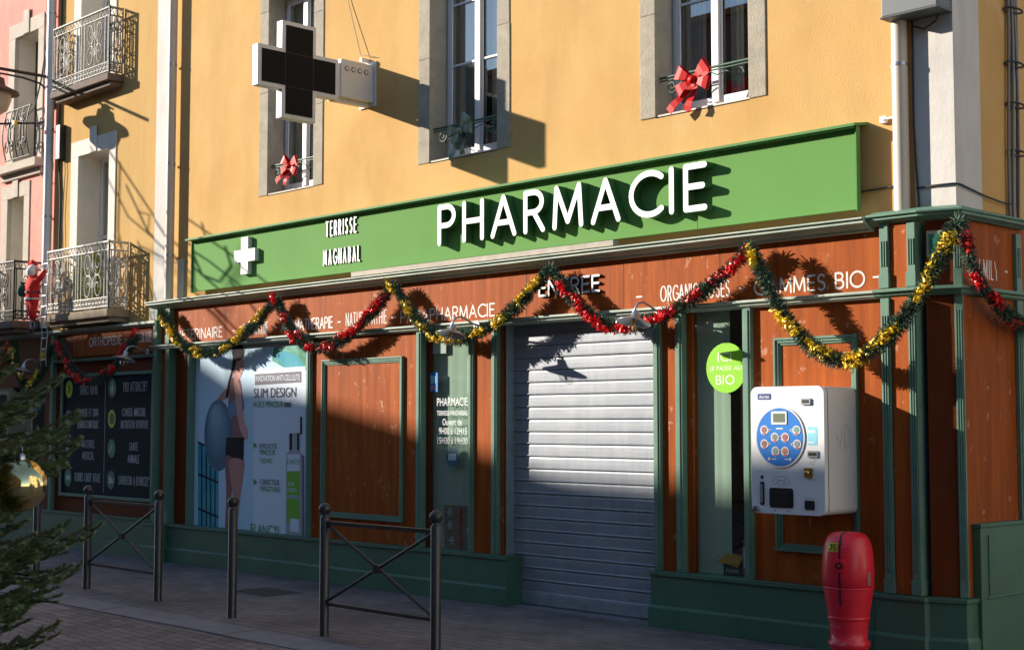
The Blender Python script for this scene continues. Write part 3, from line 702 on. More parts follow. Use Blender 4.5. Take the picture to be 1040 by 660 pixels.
# plaque
p = MB(); u = Vector((-5.125, 8.86, 0))
cham(p, .012, .130, 2.735, 2.92, 0, .014); pq = p.build('wall_plaque', M['plaque'], SF, bev=.006)
p = MB(); cham(p, .028, .114, 2.76, 2.895, .0145, .018); cham(p, .045, .097, 2.79, 2.87, .0185, .020); p.build('plaque_face', M['darkgreen'], pq)
# window decals
p = MB(); yy = 8.907; z0 = P(445, 412, yy)[1]
font_text(p, 'PHARMACIE', -10.30, -9.87, 1.765, .075, yy, 0); font_text(p, 'TERRISSE-MAGNABAL', -10.30, -9.87, 1.675, .045, yy, 0)
font_text(p, 'Ouvert de', -10.22, -9.95, 1.585, .06, yy, 0); font_text(p, '9H00 à 12H15', -10.27, -9.88, 1.50, .062, yy, 0); font_text(p, '15H30 à 19H30', -10.29, -9.87, 1.41, .062, yy, 0)
p.build('opening_hours', mat('window_decal_white', (.72, .74, .73), .5), W4)
p = MB(); p.ell((-10.08, 1.29), .09, .09, yy-.001, yy+.002, 0)
for k in range(4): p.box(-10.13+k*.027, -10.112+k*.027, yy-.0022, yy-.0012, 1.26, 1.32, 1)
p.build('round_sticker', [M['teal'], M['p_card']], W4)
p = MB(); p.box(-10.41, -10.29, yy-.001, yy+.002, 1.90, 2.08, 0); p.box(-10.39, -10.31, yy-.0022, yy-.0012, 1.98, 2.05, 1); p.box(-10.39, -10.33, yy-.0022, yy-.0012, 1.92, 1.96, 2)
p.build('blue_notice', [M['blue'], M['cyan'], M['p_skin']], W4)
p = MB(); p.box(-10.39, -10.2, 8.93, 8.934, 2.26, 2.40); p.box(-9.90, -9.80, 8.93, 8.934, 1.88, 2.20); p.build('paper_notice', mat('paper', (.66, .68, .70), .8), W4)
p = MB(); p.ell((-6.88, 2.03), .195, .195, 8.904, 8.909, 0)
for t_, a, b, z, h in (('ICI', -6.96, -6.83, 2.08, .07), ('JE PASSE AU', -7.04, -6.73, 2.00, .045), ('BIO', -6.98, -6.80, 1.90, .075)):
    font_text(p, t_, a, b, z, h, 8.9032, 1)
p.build('round_sticker', [M['limesticker'], mat('sticker_white', (.75, .85, .60), .5)], W5)

# gift boxes seen inside the windows
t = thing('gift_box', 'brown gift box with white snowflakes standing behind the opening-hours window', 'box', (-9.98, 9.0, .30))
p = MB(); p.box(-10.21, -9.78, 8.925, 8.945, .30, .84); p.build('box_body', M['kraft'], t)
p = MB()
for cx, cz in ((-10.13, .78), (-10.13, .66), (-9.86, .78), (-9.87, .62), (-10.10, .52), (-9.85, .49)):
    r_ = .045 if cx < -10 else .03
    for k in range(3):
        a = k*pi/3; d = (cos(a)*r_, sin(a)*r_); nn = (-sin(a)*.005, cos(a)*.005)
        p.prism([(cx-d[0]-nn[0], cz-d[1]-nn[1]), (cx+d[0]-nn[0], cz+d[1]-nn[1]), (cx+d[0]+nn[0], cz+d[1]+nn[1]), (cx-d[0]+nn[0], cz-d[1]+nn[1])], 8.9215-k*.0004, 8.9245)
p.build('snowflake_print', M['chalk'], t)
p = MB(); p.tube([(-9.98+.012*(i % 2), 8.918, .30+.02*i) for i in range(27)], .006, 5); p.build('ribbon', M['redribbon'], t)
t = thing('product_box', 'small black product box with open orange lid behind the lime sticker window', 'box', (-6.86, 9.0, .30))
p = MB(); p.box(-6.96, -6.78, 8.95, 9.06, .30, .52); p.build('box_body', M['black'], t)
p = MB(); p.hull([(-7.02, 8.945, .53), (-6.93, 8.945, .60), (-6.77, 8.945, .58), (-6.82, 8.945, .50), (-6.92, 8.945, .52)], (0, .1, 0)); p.build('lid_flap', mat('orange_card', (.62, .30, .03), .7), t)
p = MB(); font_text(p, 'PHARMA', -6.93, -6.81, .455, .03, 8.9485, 0); p.build('box_print', M['chalk'], t)
p = MB(); p.box(-6.775, -6.70, 8.95, 9.05, .30, .70); p.box(-6.765, -6.71, 8.948, 8.9495, .50, .66, 1)
tag(p.build('bottle_carton', [mat('dark_red_card', (.28, .02, .03), .6), M['p_card']]), 'tall dark red carton beside the black product box in the window', 'carton')
p = MB(); p.hull([(-6.90, 9.08, .32), (-6.83, 9.08, .32), (-6.80, 9.08, .70), (-6.87, 9.08, .70)], (0, .02, 0))
tag(p.build('leaflet', M['p_card']), 'pale leaflet leaning behind the black product box in the window', 'leaflet')

# ================================================================== SERVICES SHOPFRONT (left)
SL = thing('side_shopfront', 'shaded dark wood shopfront with green plinth below the yellow house balconies', 'shopfront', (-17, 8.95, 0))
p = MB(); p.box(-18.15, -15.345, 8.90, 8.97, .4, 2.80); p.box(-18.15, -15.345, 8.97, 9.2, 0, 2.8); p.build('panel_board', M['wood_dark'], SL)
p = MB(); p.box(-17.55, -15.50, 8.885, 8.899, 2.47, 2.80); p.build('fascia_board', M['wood'], SL)
p = MB(); pr = [(8.95, 2.77), (8.86, 2.77), (8.80, 2.80), (8.80, 2.83), (8.95, 2.85)]; profile_x(p, pr, -20.4, -15.345); p.build('cornice', M['cornice'], SL, bev=.003)
p = MB(); pr = [(8.89, 2.40), (8.83, 2.40), (8.82, 2.43), (8.89, 2.44)]; profile_x(p, pr, -18.1, -15.345); p.build('middle_rail', M['green'], SL)
p = MB(); p.box(-20.5, -15.395, 8.80, 8.899, 0, .155); p.box(-20.5, -15.395, 8.822, 8.899, .1555, .435); p.box(-20.5, -15.395, 8.81, 8.899, .4355, .46); p.build('plinth', M['plinth'], SL, bev=.003)
for x0 in (-18.10, -15.44):
    p = MB(); p.box(x0, x0+.07, 8.84, 8.899, .461, 2.769); p.build('pilaster', M['green'], SL)
p = MB(); stroke_text(p, 'ORTHOPEDIE', -17.13, -16.28, 2.585, .115, 8.882, 8.8845, .014); stroke_text(p, '-', -16.2, -16.14, 2.585, .115, 8.882, 8.8845, .014)
stroke_text(p, 'PUERICULTURE', -16.02, -15.55, 2.585, .13, 8.882, 8.8845, .011, gap=.35); p.build('fascia_lettering', M['paintwhite'], SL)
# far left window bay, below the pink house
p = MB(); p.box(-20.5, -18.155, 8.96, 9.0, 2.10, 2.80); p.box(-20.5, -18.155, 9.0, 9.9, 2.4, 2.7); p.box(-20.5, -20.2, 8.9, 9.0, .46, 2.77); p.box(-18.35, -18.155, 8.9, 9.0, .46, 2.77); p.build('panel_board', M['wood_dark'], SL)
p = MB(); p.box(-20.2, -18.35, 8.96, 8.966, .46, 2.10); w6 = p.build('display_window', M['shopglass'], SL)
p = MB(); p.box(-20.4, -18.2, 9.85, 9.9, 0, 2.6); p.box(-20.4, -18.2, 9.0, 9.85, .35, .4); p.box(-18.25, -18.2, 9.0, 9.85, .4, 2.6); p.box(-20.4, -20.35, 9.0, 9.85, .4, 2.6); p.build('interior', mat('teal_room', (.07, .11, .11), .9, var=.4, vscale=4), w6)
p = MB()
rnd = random.Random(3)
for i in range(26): p.ball((rnd.uniform(-20.1, -18.4), rnd.uniform(9.1, 9.5), rnd.uniform(1.0, 2.1)), rnd.uniform(.03, .075), i % 3, 10)
p.build('ornament', [M['p_card'], M['cyan'], M['chrome']], w6)
# services board
SB = thing('services_board', 'black services board with green round icons and chalk-style writing on the shaded wood', 'sign', (-16.6, 8.88, .7))
p = MB(); p.box(-17.80, -15.46, 8.875, 8.899, .68, 2.22); p.build('board', M['board'], SB)
p = MB()
for a in ((-17.82, -15.44, .66, .70), (-17.82, -15.44, 2.20, 2.24), (-17.82, -17.78, .7005, 2.1995), (-15.48, -15.44, .7005, 2.1995)): p.box(a[0], a[1], 8.85, 8.8745, a[2], a[3])
p.build('frame', M['green'], SB, bev=.004)
p = MB(); p.box(-16.655, -16.648, 8.8725, 8.8745, .74, 2.12, 0)
ty = 8.8735
for t_, a, b, z, h in (('SERVICE RAPIDE', -17.33, -16.84, 1.97, .12), ('CONSEIL ET SUIVI', -17.35, -16.83, 1.69, .10), ('DERMOCOSMETIQUE', -17.37, -16.82, 1.54, .10), ('MATERIEL', -17.25, -16.90, 1.29, .10),
                       ('MEDICAL', -17.22, -16.92, 1.14, .10), ('BORNES CARTE VITALE', -17.42, -16.74, .86, .11), ('PRIX ATTRACTIFS', -16.20, -15.61, 1.99, .12),
                       ('CONSEIL MINCEUR,', -16.22, -15.64, 1.69, .10), ('NUTRITION SPORTIVE', -16.24, -15.58, 1.54, .10), ('SANTE', -16.03, -15.82, 1.27, .10),
                       ('ANIMALE', -16.06, -15.78, 1.12, .10), ('LIVRAISON A DOMICILE*', -16.28, -15.53, .85, .11)):
    stroke_text(p, t_, a, b, z, h, ty-.001, ty, .009, gap=.4)
p.build('chalk_lettering', M['chalk'], SB)
p = MB()
ic = [(-17.62, 2.05, 1), (-17.62, 1.66, 3), (-17.60, 1.28, 2), (-17.60, .90, 2), (-16.47, 2.04, 2), (-16.47, 1.66, 1), (-16.46, 1.29, 2), (-16.46, .90, 3)]
for k, (cx, cz, c) in enumerate(ic):
    p.ell((cx, cz), .105, .12, 8.871, 8.8745, 0); p.ell((cx, cz), .095, .11, 8.8695, 8.8705, c)
    yi = 8.868
    if k == 0: p.tube([(cx-.02, yi, cz-.05), (cx+.03, yi, cz), (cx-.02, yi, cz+.05)], .006, 4, 4)
    elif k == 1:
        for dx in (-.03, .0): p.tube([(cx+dx, yi, cz-.05), (cx+dx+.035, yi, cz), (cx+dx, yi, cz+.05)], .007, 4, 5)
    elif k == 4: p.ell((cx, cz-.02), .045, .05, yi, yi+.001, 5); p.box(cx-.01, cx+.01, yi, yi+.001, cz+.03, cz+.07, 5)
    elif k == 5: p.ell((cx, cz), .06, .075, yi, yi+.001, 0)
    elif k == 6: p.tube([(cx-.05, yi, cz-.06), (cx-.02, yi, cz), (cx+.02, yi, cz+.05), (cx+.02, yi, cz-.05)], .008, 4, 5)
    elif k == 7: p.box(cx-.05, cx+.01, yi, yi+.001, cz-.04, cz+.04, 5); p.box(cx+.015, cx+.05, yi, yi+.001, cz-.04, cz+.01, 5)
    else: p.box(cx-.05, cx+.05, yi, yi+.001, cz-.03, cz+.03, 5)
p.build('round_icon', [M['black'], M['lime'], M['darkgreen'], M['teal'], M['p_black'], M['chalk']], SB)

# ================================================================== GREEN SIGN
SG = thing('shop_sign', 'long green fascia sign with white lettering PHARMACIE and a white cross', 'sign', (-10, 8.85, 3.1))
X0, X1 = -14.48, -5.55
p = MB(); p.box(X0, -7.0-.0015, 8.75, 8.775, 3.11, 3.70); p.box(-7.0+.0015, X1, 8.75, 8.775, 3.11, 3.70); p.build('panel', M['sign_green'], SG, bev=.002)
p = MB(); p.hull([(X0-.06, 8.68, 3.722), (X0-.06, 8.93, 3.765), (X0-.06, 8.93, 3.745), (X0-.06, 8.68, 3.702)], (X1-X0+.09, 0, 0)); p.box(X0, X1, 8.69, 8.749, 3.695, 3.7015); p.build('hood', M['sign_edge'], SG)
for xe in (X1+.001, X0-.012):
    p = MB(); p.box(xe, xe+.011, 8.735, 8.785, 3.10, 3.715); p.build('end_plate', M['sign_edge'], SG)
for xe in (-14.2, -12.5, -10.8, -9.1, -7.4, -6.0):
    p = MB(); p.box(xe, xe+.03, 8.776, 8.949, 3.20, 3.24); p.box(xe, xe+.03, 8.776, 8.949, 3.55, 3.59); p.box(xe, xe+.03, 8.776, 8.80, 3.2405, 3.5495); p.build('bracket', M['iron'], SG)
p = MB(); stroke_text(p, 'PHARMACIE', -10.02, -6.83, 3.235, .385, 8.655, 8.749, .050, 0, 1, gap=.36); p.build('lettering', [M['white'], M['letter_side']], SG)
p = MB(); stroke_text(p, 'TERRISSE', -11.88, -11.36, 3.50, .165, 8.735, 8.749, .018, 0, 1, gap=.7); stroke_text(p, 'MAGNABAL', -11.92, -11.30, 3.205, .165, 8.735, 8.749, .018, 0, 1, gap=.7)
p.build('lettering', [M['white'], M['letter_side']], SG)
def crosspts(cx, cz, R, a): return [(cx-a, cz-R), (cx+a, cz-R), (cx+a, cz-a), (cx+R, cz-a), (cx+R, cz+a), (cx+a, cz+a), (cx+a, cz+R), (cx-a, cz+R), (cx-a, cz+a), (cx-R, cz+a), (cx-R, cz-a), (cx-a, cz-a)]
p = MB(); p.prism(crosspts(-13.32, 3.43, .205, .068), 8.695, 8.749, 0, 1); p.build('cross', [M['white'], M['crosswhite']], SG)

SG.location = (-10.10, 8.945, 3.117)
# ================================================================== PROJECTING CROSS
CR = thing('pharmacy_cross', 'grey-white projecting cross sign with dark unlit screens, fixed beside the left upper window', 'sign', (-11.34, 8.95, 5.0))
def yz_prism(mb, pts, x0, x1, m=0):
    a = sum(pts[i][0]*pts[(i+1) % len(pts)][1]-pts[(i+1) % len(pts)][0]*pts[i][1] for i in range(len(pts)))
    if a < 0: pts = pts[::-1]
    n = len(pts); v = [(x1, q[0], q[1]) for q in pts]+[(x0, q[0], q[1]) for q in pts]
    mb.add(v, [tuple(range(n)), tuple(range(2*n-1, n-1, -1))]+[(i, i+n, (i+1) % n+n, (i+1) % n) for i in range(n)], m)
p = MB(); yz_prism(p, crosspts(8.03, 5.0, .475, .20), -11.44, -11.345); p.build('casing', M['crosswhite'], CR, bev=.006)
p = MB(); c_ = crosspts(8.03, 5.0, .432, .158); yz_prism(p, c_, -11.343, -11.338); yz_prism(p, c_, -11.447, -11.442); p.build('screen', M['screen'], CR)
p = MB()
for a in (-.165, .165):
    p.box(-11.3378, -11.3372, 8.03+a-.002, 8.03+a+.002, 4.84, 5.16); p.box(-11.3378, -11.3372, 7.875, 8.185, 5.0+a-.002, 5.0+a+.002)
p.build('screen_seam', M['black'], CR)
p = MB(); p.box(-11.53, -11.335, 8.53, 8.93, 4.84, 5.22); BX = p.build('bracket_box', M['crosswhite'], CR, bev=.006)
p = MB()
for k in range(4): p.lathe([(.026, 0), (.026, .004)], (-11.334, 8.60+k*.08, 5.13), 14, 0, axis='x')
for k in range(4): p.lathe([(.019, .004), (.019, .005)], (-11.3335, 8.60+k*.08, 5.13), 14, 1, axis='x')
p.build('cable_gland', [M['black'], M['crosswhite']], BX)
p = MB(); p.box(-11.56, -11.30, 8.931, 8.949, 4.80, 5.26); p.box(-11.47, -11.40, 8.46, 8.93, 4.80, 4.838); p.box(-11.45, -11.42, 8.85, 8.949, 5.26, 5.30); p.build('mounting_plate', M['crosswhite'], CR)
p = MB(); p.tube([(-11.3, 8.93, 5.3), (-11.5, 8.9, 5.35), (-11.75, 8.93, 5.95), (-12.05, 8.94, 6.9)], .004, 5); tag(p.build('supply_cable', M['cable']), 'thin grey cable running up the wall from the cross sign bracket', 'cable')

# ================================================================== POSTER
PO = thing('window_poster', 'large pale blue beauty poster of a woman with a ball, covering the display window', 'poster', (-13.4, 8.89, .44))
p = MB(); PX0, PX1 = -14.555, -12.30; PY = 8.895
p.box(-14.574, -12.281, PY+.004, PY+.02, .437, 2.474); p.build('backing_board', M['p_silver'], PO)
p = MB(); p.box(PX0, PX1, PY, PY+.0035, .44, 2.43, 0)
Ym = [PY]
def smooth(pts, k=5):
    o = []; n = len(pts)
    for i in range(n):
        a, b, c, d = [Vector(pts[(i+j-1) % n]) for j in range(4)]
        for q in range(k):
            u = q/k; o.append(tuple(.5*((2*b)+(c-a)*u+(2*a-5*b+4*c-d)*u*u+(3*b-a-3*c+d)*u**3)))
    return o
def pp(pts, m, sm=None):
    if sm is None: sm = m in (2, 3, 7, 9, 10) and len(pts) > 4 and len(pts) < 20
    if sm: pts = smooth(pts)
    Ym[0] -= .0001; p.prism([P(x_, y_, PY) for x_, y_ in pts], Ym[0], Ym[0]+.00009, m)
def pell(cx, cy, rx, ry, m):
    pp([(cx+rx*cos(2*pi*k/24), cy+ry*sin(2*pi*k/24)) for k in range(24)], m)
pp([(278, 353), (311, 350), (311, 376), (290, 374), (276, 366)], 8)              # foliage corner
pp([(277, 362), (288, 356), (302, 361), (309, 372), (290, 373)], 6)
pp([(258, 375), (310, 372), (310, 546), (257, 540)], 1)                          # pale card
pp([(201, 447), (222, 461), (222, 537), (201, 534)], 6)                          # blue window
for x_ in (205, 209.5, 214, 218.5): pp([(x_-.6, 450), (x_+.6, 450), (x_+.6, 536), (x_-.6, 536)], 5)
for y_ in (448, 480, 515): pp([(201, y_), (222, y_+9), (222, y_+11), (201, y_+2)], 5)
pp([(236, 392), (228, 396), (221, 405), (221, 408), (225, 408), (233, 401), (237, 398)], 3)
pp([(233, 385), (243, 384), (246, 398), (247, 410), (246, 424), (248, 437), (248, 447), (231, 447), (233, 436), (235, 424), (232, 411), (233, 398)], 7)

for k in range(9): pell(222-k*.35, 442-k*2.6, 14.5-k*1.35, 36.5-k*3.6, (4 if k < 1 else 15+k))
pp([(232, 411), (240, 406), (247, 404), (247, 418), (233, 423)], 9)
pp([(230, 444), (248, 444), (247.5, 469), (229, 466)], 5)
pp([(229, 465), (236, 466), (237, 484), (235, 505), (234, 537), (229, 537), (230, 500)], 7)
pp([(234, 466), (247.5, 468), (247, 484), (244, 505), (240, 538), (236, 538), (237, 505), (233.5, 482)], 3)
pp([(238, 386), (242, 387), (245, 398), (246, 412), (249, 430), (252, 437), (251, 446), (248, 444), (244, 436), (241, 420), (239, 402)], 2)
pp([(237, 364), (247.5, 366), (247, 374), (245, 381), (242, 386), (238, 385), (236, 374)], 2)
pell(242, 357, 6.2, 9.5, 10); pp([(245, 371.5), (247.3, 371.5), (247.0, 372.8), (245, 372.8)], 5); pp([(244.2, 379), (246.3, 378.4), (246, 379.8)], 7, False)
pp([(237, 360), (241, 360), (239, 373), (235, 384), (232, 402), (229.5, 403), (232, 388), (236, 372)], 10)
pp([(259, 380), (306, 377), (306, 388), (259, 391)], 11)
# bottle
pp([(305, 423), (307, 423), (307, 441), (305, 441)], 5); pp([(293.5, 440), (305, 439), (305, 458), (293.5, 458)], 12)
pp([(294.5, 440), (297, 440), (297, 458), (294.5, 458)], 5); pp([(302, 440), (304, 440), (304, 458), (302, 458)], 5)
pp([(291, 460), (297, 456), (302, 456), (307, 461), (307.5, 546), (290.5, 544)], 12)
pp([(292, 461), (305, 461), (305, 478), (292, 478)], 1)
pp([(291.5, 479), (304.5, 479), (304.5, 530), (291.5, 530)], 13); pp([(291.5, 502), (304.5, 503), (304.5, 507), (291.5, 506)], 12)
pp([(295, 526), (304, 527), (304, 540), (295, 539)], 1)
pp([(307, 462), (309, 462), (309, 546), (307, 546)], 11)
def pt(txt, x0, x1, yb, yt, m):
    a = P(x0, yb, PY); b = P(x1, yt, PY); Ym[0] -= .0001
    font_text(p, txt, a[0], b[0], a[1], b[1]-P(x1, yb, PY)[1], Ym[0], m)
p_ = [('INNOVATION ANTI-CELLULITE', 260, 305, 387.5, 381.5, 1), ('SLIM DESIGN', 258, 301, 404, 394, 14), ('HUILE MINCEUR', 258, 288, 413.5, 407.5, 15), ('EFFICACITÉ', 264, 281.5, 455, 449, 14), ('MINCEUR', 264, 280, 461.5, 456, 15),
      ('7 JOURS', 264, 277, 471, 465, 15), ('CORRECTEUR', 264, 284, 491.5, 486, 14), ('VERGETURES', 264, 285, 498.5, 493, 15), ('ELANCYL', 255, 286, 541, 531, 15), ('ELANCYL', 292, 305, 471, 466, 15),
      ('SLIM', 292.5, 299, 493, 489, 1), ('DESIGN', 292.5, 301.5, 499, 495, 1)]
for a in p_: pt(*a)
pp([(289, 408.5), (296, 408.5), (296, 413), (289, 413)], 11)
pp([(258, 449), (261.5, 452), (258, 455)], 15); pp([(258, 486), (261.5, 489), (258, 492)], 15)
p.build('print', [M['p_bg'], M['p_card'], mat('poster_skin_light', (.66, .35, .30), .5, spec=.06), M['p_skin'], M['p_ball'], M['p_black'], M['p_cyan'], M['p_skin2'], M['p_leaf'], M['p_bra'], M['p_hair'], M['p_grey'], M['p_silver'], M['p_green'], M['p_text'], M['p_gtext']]+[mat('poster_ball_tone', tuple(a+(b-a)*k/8 for a, b in zip((.08, .14, .20), (.26, .40, .50))), .5, spec=.06) for k in range(1, 9)], PO)

# ================================================================== VENDING MACHINE
VM = thing('vending_machine', 'white wall-mounted vending machine with round blue selection panel on the wood panelling', 'vending machine', (-5.99, 8.85, .965))
mx0, mx1, mz0, mz1 = -6.295, -5.675, .965, 1.862
def rrect(x0, x1, z0, z1, r, n=6):
    o = []
    for cx, cz, a in ((x1-r, z0+r, -90), (x1-r, z1-r, 0), (x0+r, z1-r, 90), (x0+r, z0+r, 180)):
        o += [(cx+r*cos(radians(a+90*i/n)), cz+r*sin(radians(a+90*i/n))) for i in range(n+1)]
    return o
p = MB(); p.prism(rrect(mx0+.006, mx1-.002, mz0+.002, mz1-.004, .05), 8.486, 8.855); p.build('body', M['machine_side'], VM, bev=.004)
p = MB(); p.prism(rrect(mx0, mx1, mz0, mz1, .055), 8.43, 8.482); p.build('front_door', M['machine'], VM, bev=.014)
p = MB(); p.prism(rrect(mx0+.008, mx1-.008, mz0+.008, mz1-.008, .05), 8.482, 8.486); p.build('seam', M['black'], VM)
my = 8.43
def U(u): return mx0+u
def V(v): return mz0+v
def mbx(mb, u0, u1, v0, v1, t, m=0, r=.008): mb.prism(rrect(U(u0), U(u1), V(v0), V(v1), r, 3), my-t, my-.0003, m)
p = MB(); p.prism([(U(.253)+.212*cos(2*pi*k/48), V(.54)+.218*sin(2*pi*k/48)) for k in range(48)], my-.008, my-.0003, 0)
p.prism([(U(.253)+.198*cos(2*pi*k/48), V(.54)+.204*sin(2*pi*k/48)) for k in range(48)], my-.010, my-.0082, 1)
SP = p.build('selection_panel', [M['crosswhite'], M['blue']], VM, bev=.002)
p = MB(); p.prism(rrect(U(.187), U(.320), V(.628), V(.722), .01, 3), my-.014, my-.0102, 0); p.prism(rrect(U(.205), U(.303), V(.645), V(.706), .004, 2), my-.0155, my-.0142, 1)
p.build('display', [M['crosswhite'], M['lcd']], SP)
tones = [(.42, .18, .16), (.30, .28, .30), (.45, .15, .14), (.22, .42, .38), (.35, .20, .16), (.25, .38, .42), (.55, .24, .16), (.30, .36, .38)]
tm = [mat('product_photo', c, .4, var=.5, vscale=60) for c in tones]
for k, (zx, zy) in enumerate(((160, 237), (206, 267), (251, 267), (300, 237), (160, 295), (208, 325), (250, 325), (302, 295))):
    cu, cv = (zx-97)/315*.62, (585-zy)/530*.895
    p = MB(); sgn = -1 if zx < 230 else 1
    n = 20; cx, cz = U(cu), V(cv)
    pts = [(cx+.034*cos(2*pi*i/n), cz+.034*sin(2*pi*i/n)) for i in range(n)]
    p.prism(pts, my-.0125, my-.0102, 0)
    tx = cx + (-sgn)*.055 if zy in (237, 295) else cx+sgn*.0 + (-sgn)*.052
    p.prism([(cx, cz+.028), (cx, cz-.028), (tx, cz-.003), (tx, cz+.003)] if tx > cx else [(cx, cz-.028), (cx, cz+.028), (tx, cz+.003), (tx, cz-.003)], my-.0122, my-.0103, 0)
    p.prism([(cx+.023*cos(2*pi*i/n), cz+.004+.022*sin(2*pi*i/n)) for i in range(n)], my-.014, my-.0127, 1)
    p.box(cx-.014, cx+.014, my-.0142, my-.0128, cz-.029, cz-.020, 2)
    p.box(cx+(tx-cx)*.72-.004, cx+(tx-cx)*.72+.004, my-.014, my-.0123, cz-.005, cz+.005, 3)
    p.build('selection_button', [M['crosswhite'], tm[k], mat('price_red', (.5, .02, .05), .5), M['navy']], SP)
p = MB()
for u_ in (.165, .345): p.prism([(U(u_)+.011*cos(2*pi*i/12), V(.385)+.011*sin(2*pi*i/12)) for i in range(12)], my-.013, my-.0102)
p.box(U(.185), U(.225), my-.0112, my-.0102, V(.381), V(.388)); p.box(U(.295), U(.33), my-.0112, my-.0102, V(.381), V(.388)); p.box(U(.225), U(.285), my-.0112, my-.0102, V(.595), V(.605))
p.build('panel_marking', M['crosswhite'], SP)
p = MB(); mbx(p, .062, .178, .805, .848, .002, 0, .008); font_text(p, 'durex', U(.076), U(.164), V(.815), .024, my-.0026, 1); p.build('badge', [M['navy'], M['white']], VM)
p = MB(); mbx(p, .438, .517, .765, .812, .012, 0); mbx(p, .450, .505, .778, .800, .0135, 1, .004); p.build('coin_slot', [M['shutterbar'], M['black']], VM)
p = MB(); mbx(p, .484, .563, .485, .613, .0015, 0, .006); p.box(U(.49), U(.55), my-.0022, my-.0016, V(.57), V(.59), 1); p.box(U(.49), U(.54), my-.0022, my-.0016, V(.50), V(.51), 1); p.build('instruction_label', [M['cyan'], M['p_card']], VM)
p = MB(); mbx(p, .486, .570, .400, .448, .010, 0); mbx(p, .495, .560, .414, .436, .0125, 1, .004); p.build('note_slot', [M['shutterbar'], M['black']], VM)
p = MB(); mbx(p, .455, .522, .262, .328, .010, 0, .004); p.lathe([(.016, 0), (.016, .022), (.008, .026)], (U(.488), my-.008, V(.295)), 12, 1, axis='y'); p.box(U(.487), U(.516), my-.03, my-.012, V(.270), V(.287), 1); p.build('brass_lock', [M['brass'], M['brass']], VM)
p = MB(); mbx(p, .158, .358, .044, .182, .006, 0, .018); mbx(p, .172, .344, .058, .168, .0085, 1, .014); p.box(U(.19), U(.326), my-.0115, my-.0088, V(.075), V(.15), 0); p.build('delivery_tray', [M['iron'], M['black']], VM)
p = MB(); mbx(p, .457, .535, .040, .103, .008, 0, .01); mbx(p, .468, .524, .05, .092, .0105, 1, .008); p.build('return_cup', [M['iron'], M['black']], VM)
p = MB(); mbx(p, .075, .112, .056, .222, .004, 1, .014); p.box(U(.087), U(.101), my-.018, my-.005, V(.075), V(.205), 0); p.lathe([(.012, 0), (.012, .004)], (U(.093), my, V(.255)), 12, 1, axis='y'); p.build('door_handle', [M['shutterbar'], M['iron']], VM)
p = MB(); p.lathe([(.016, 0), (.016, .03)], (U(.048), my, V(.035)), 12, 0, axis='y'); p.box(U(.02), U(.075), my-.03, my-.003, V(.012), V(.026), 0); p.build('padlock', M['chrome'], VM)
p = MB()
for cx, cz, k in ((.205, .225, 0), (.255, .218, 1), (.305, .225, 0)):
    if k: p.tube([(U(cx)+.02*cos(i), my-.001, V(cz)+.022*sin(i)) for i in [j*.7 for j in range(9)]], .0011, 4, closed=True)
    else: p.tube([(U(cx)-.02, my-.001, V(cz)+.02), (U(cx)+.02, my-.001, V(cz)+.02), (U(cx)+.018, my-.001, V(cz)-.005), (U(cx), my-.001, V(cz)-.022), (U(cx)-.018, my-.001, V(cz)-.005)], .0011, 4, closed=True)
font_text(p, 'DISTRIBUTEUR', U(.20), U(.31), V(.258), .008, my-.0004); font_text(p, 'RENDU MONNAIE', U(.455), U(.535), V(.112), .008, my-.0004); font_text(p, 'MERCI', U(.48), U(.52), V(.245), .008, my-.0004)
for a, b in ((.50, .365), (.53, .37), (.52, .352), (.545, .38)): p.box(U(a), U(a)+.008, my-.0012, my-.0003, V(b), V(b)+.006)
for a in (.20, .315): p.lathe([(.006, 0), (.006, .003)], (U(a), my, V(.022)), 8, 0, axis='y')
p.build('door_marking', mat('grey_print', (.22, .24, .28), .6), VM)
p = MB(); sx = mx1-.001
p.tube([(sx, 8.58, 1.52), (sx, 8.62, 1.44), (sx, 8.66, 1.56)], .0016, 4); p.tube([(sx, 8.68, 1.42), (sx, 8.69, 1.60), (sx, 8.74, 1.56), (sx, 8.75, 1.47), (sx, 8.68, 1.43)], .0016, 4); p.build('scratched_scribble', mat('grey_scratch', (.42, .41, .42), .8), VM)

# ================================================================== RED HYDRANT POST
HY = thing('fire_hydrant', 'red enamelled hydrant post with rounded hood standing in front of the corner pilasters', 'hydrant', (-5.455, 8.36, 0))
hc = (-5.455, 8.36, 0)
prof = [(.150, 0), (.150, .03), (.125, .045), (.118, .10), (.135, .125), (.140, .15), (.122, .165), (.124, .22), (.135, .32), (.152, .42), (.164, .50), (.1645, .515)]
p = MB(); p.lathe(prof, hc, 36); p.build('barrel', M['red'], HY)
prof = [(.160, .519), (.168, .53), (.172, .60), (.170, .68), (.163, .75), (.153, .80), (.138, .838), (.115, .862), (.08, .874), (.03, .878), (.004, .879)]
p = MB(); p.lathe(prof, hc, 40); p.build('hood', M['red'], HY)
view = Vector((-hc[0], -hc[1], 0)).normalized(); rv = Vector((-view.y, view.x, 0))   # towards the street
slit = MB(); side = (view*.93 + Vector((-.30, -.05, 0))).normalized(); tang = Vector((-side.y, side.x, 0))
pts = [Vector(hc)+side*(r+.0015)+Vector((0, 0, h)) for r, h in [(.164, .40), (.166, .50), (.173, .55), (.173, .60), (.171, .68), (.164, .75), (.154, .80), (.139, .839), (.116, .863), (.081, .876), (.031, .880)]]
pts += [Vector(hc)-side*(r)+Vector((0, 0, h)) for r, h in [(.03, .880), (.08, .876), (.115, .864), (.14, .838)]]
v = []
for q in pts: v += [q-tang*.007, q+tang*.007]
slit.add(v, [(2*i, 2*i+1, 2*i+3, 2*i+2) for i in range(len(pts)-1)])
slit.build('hood_joint', M['black'], HY)
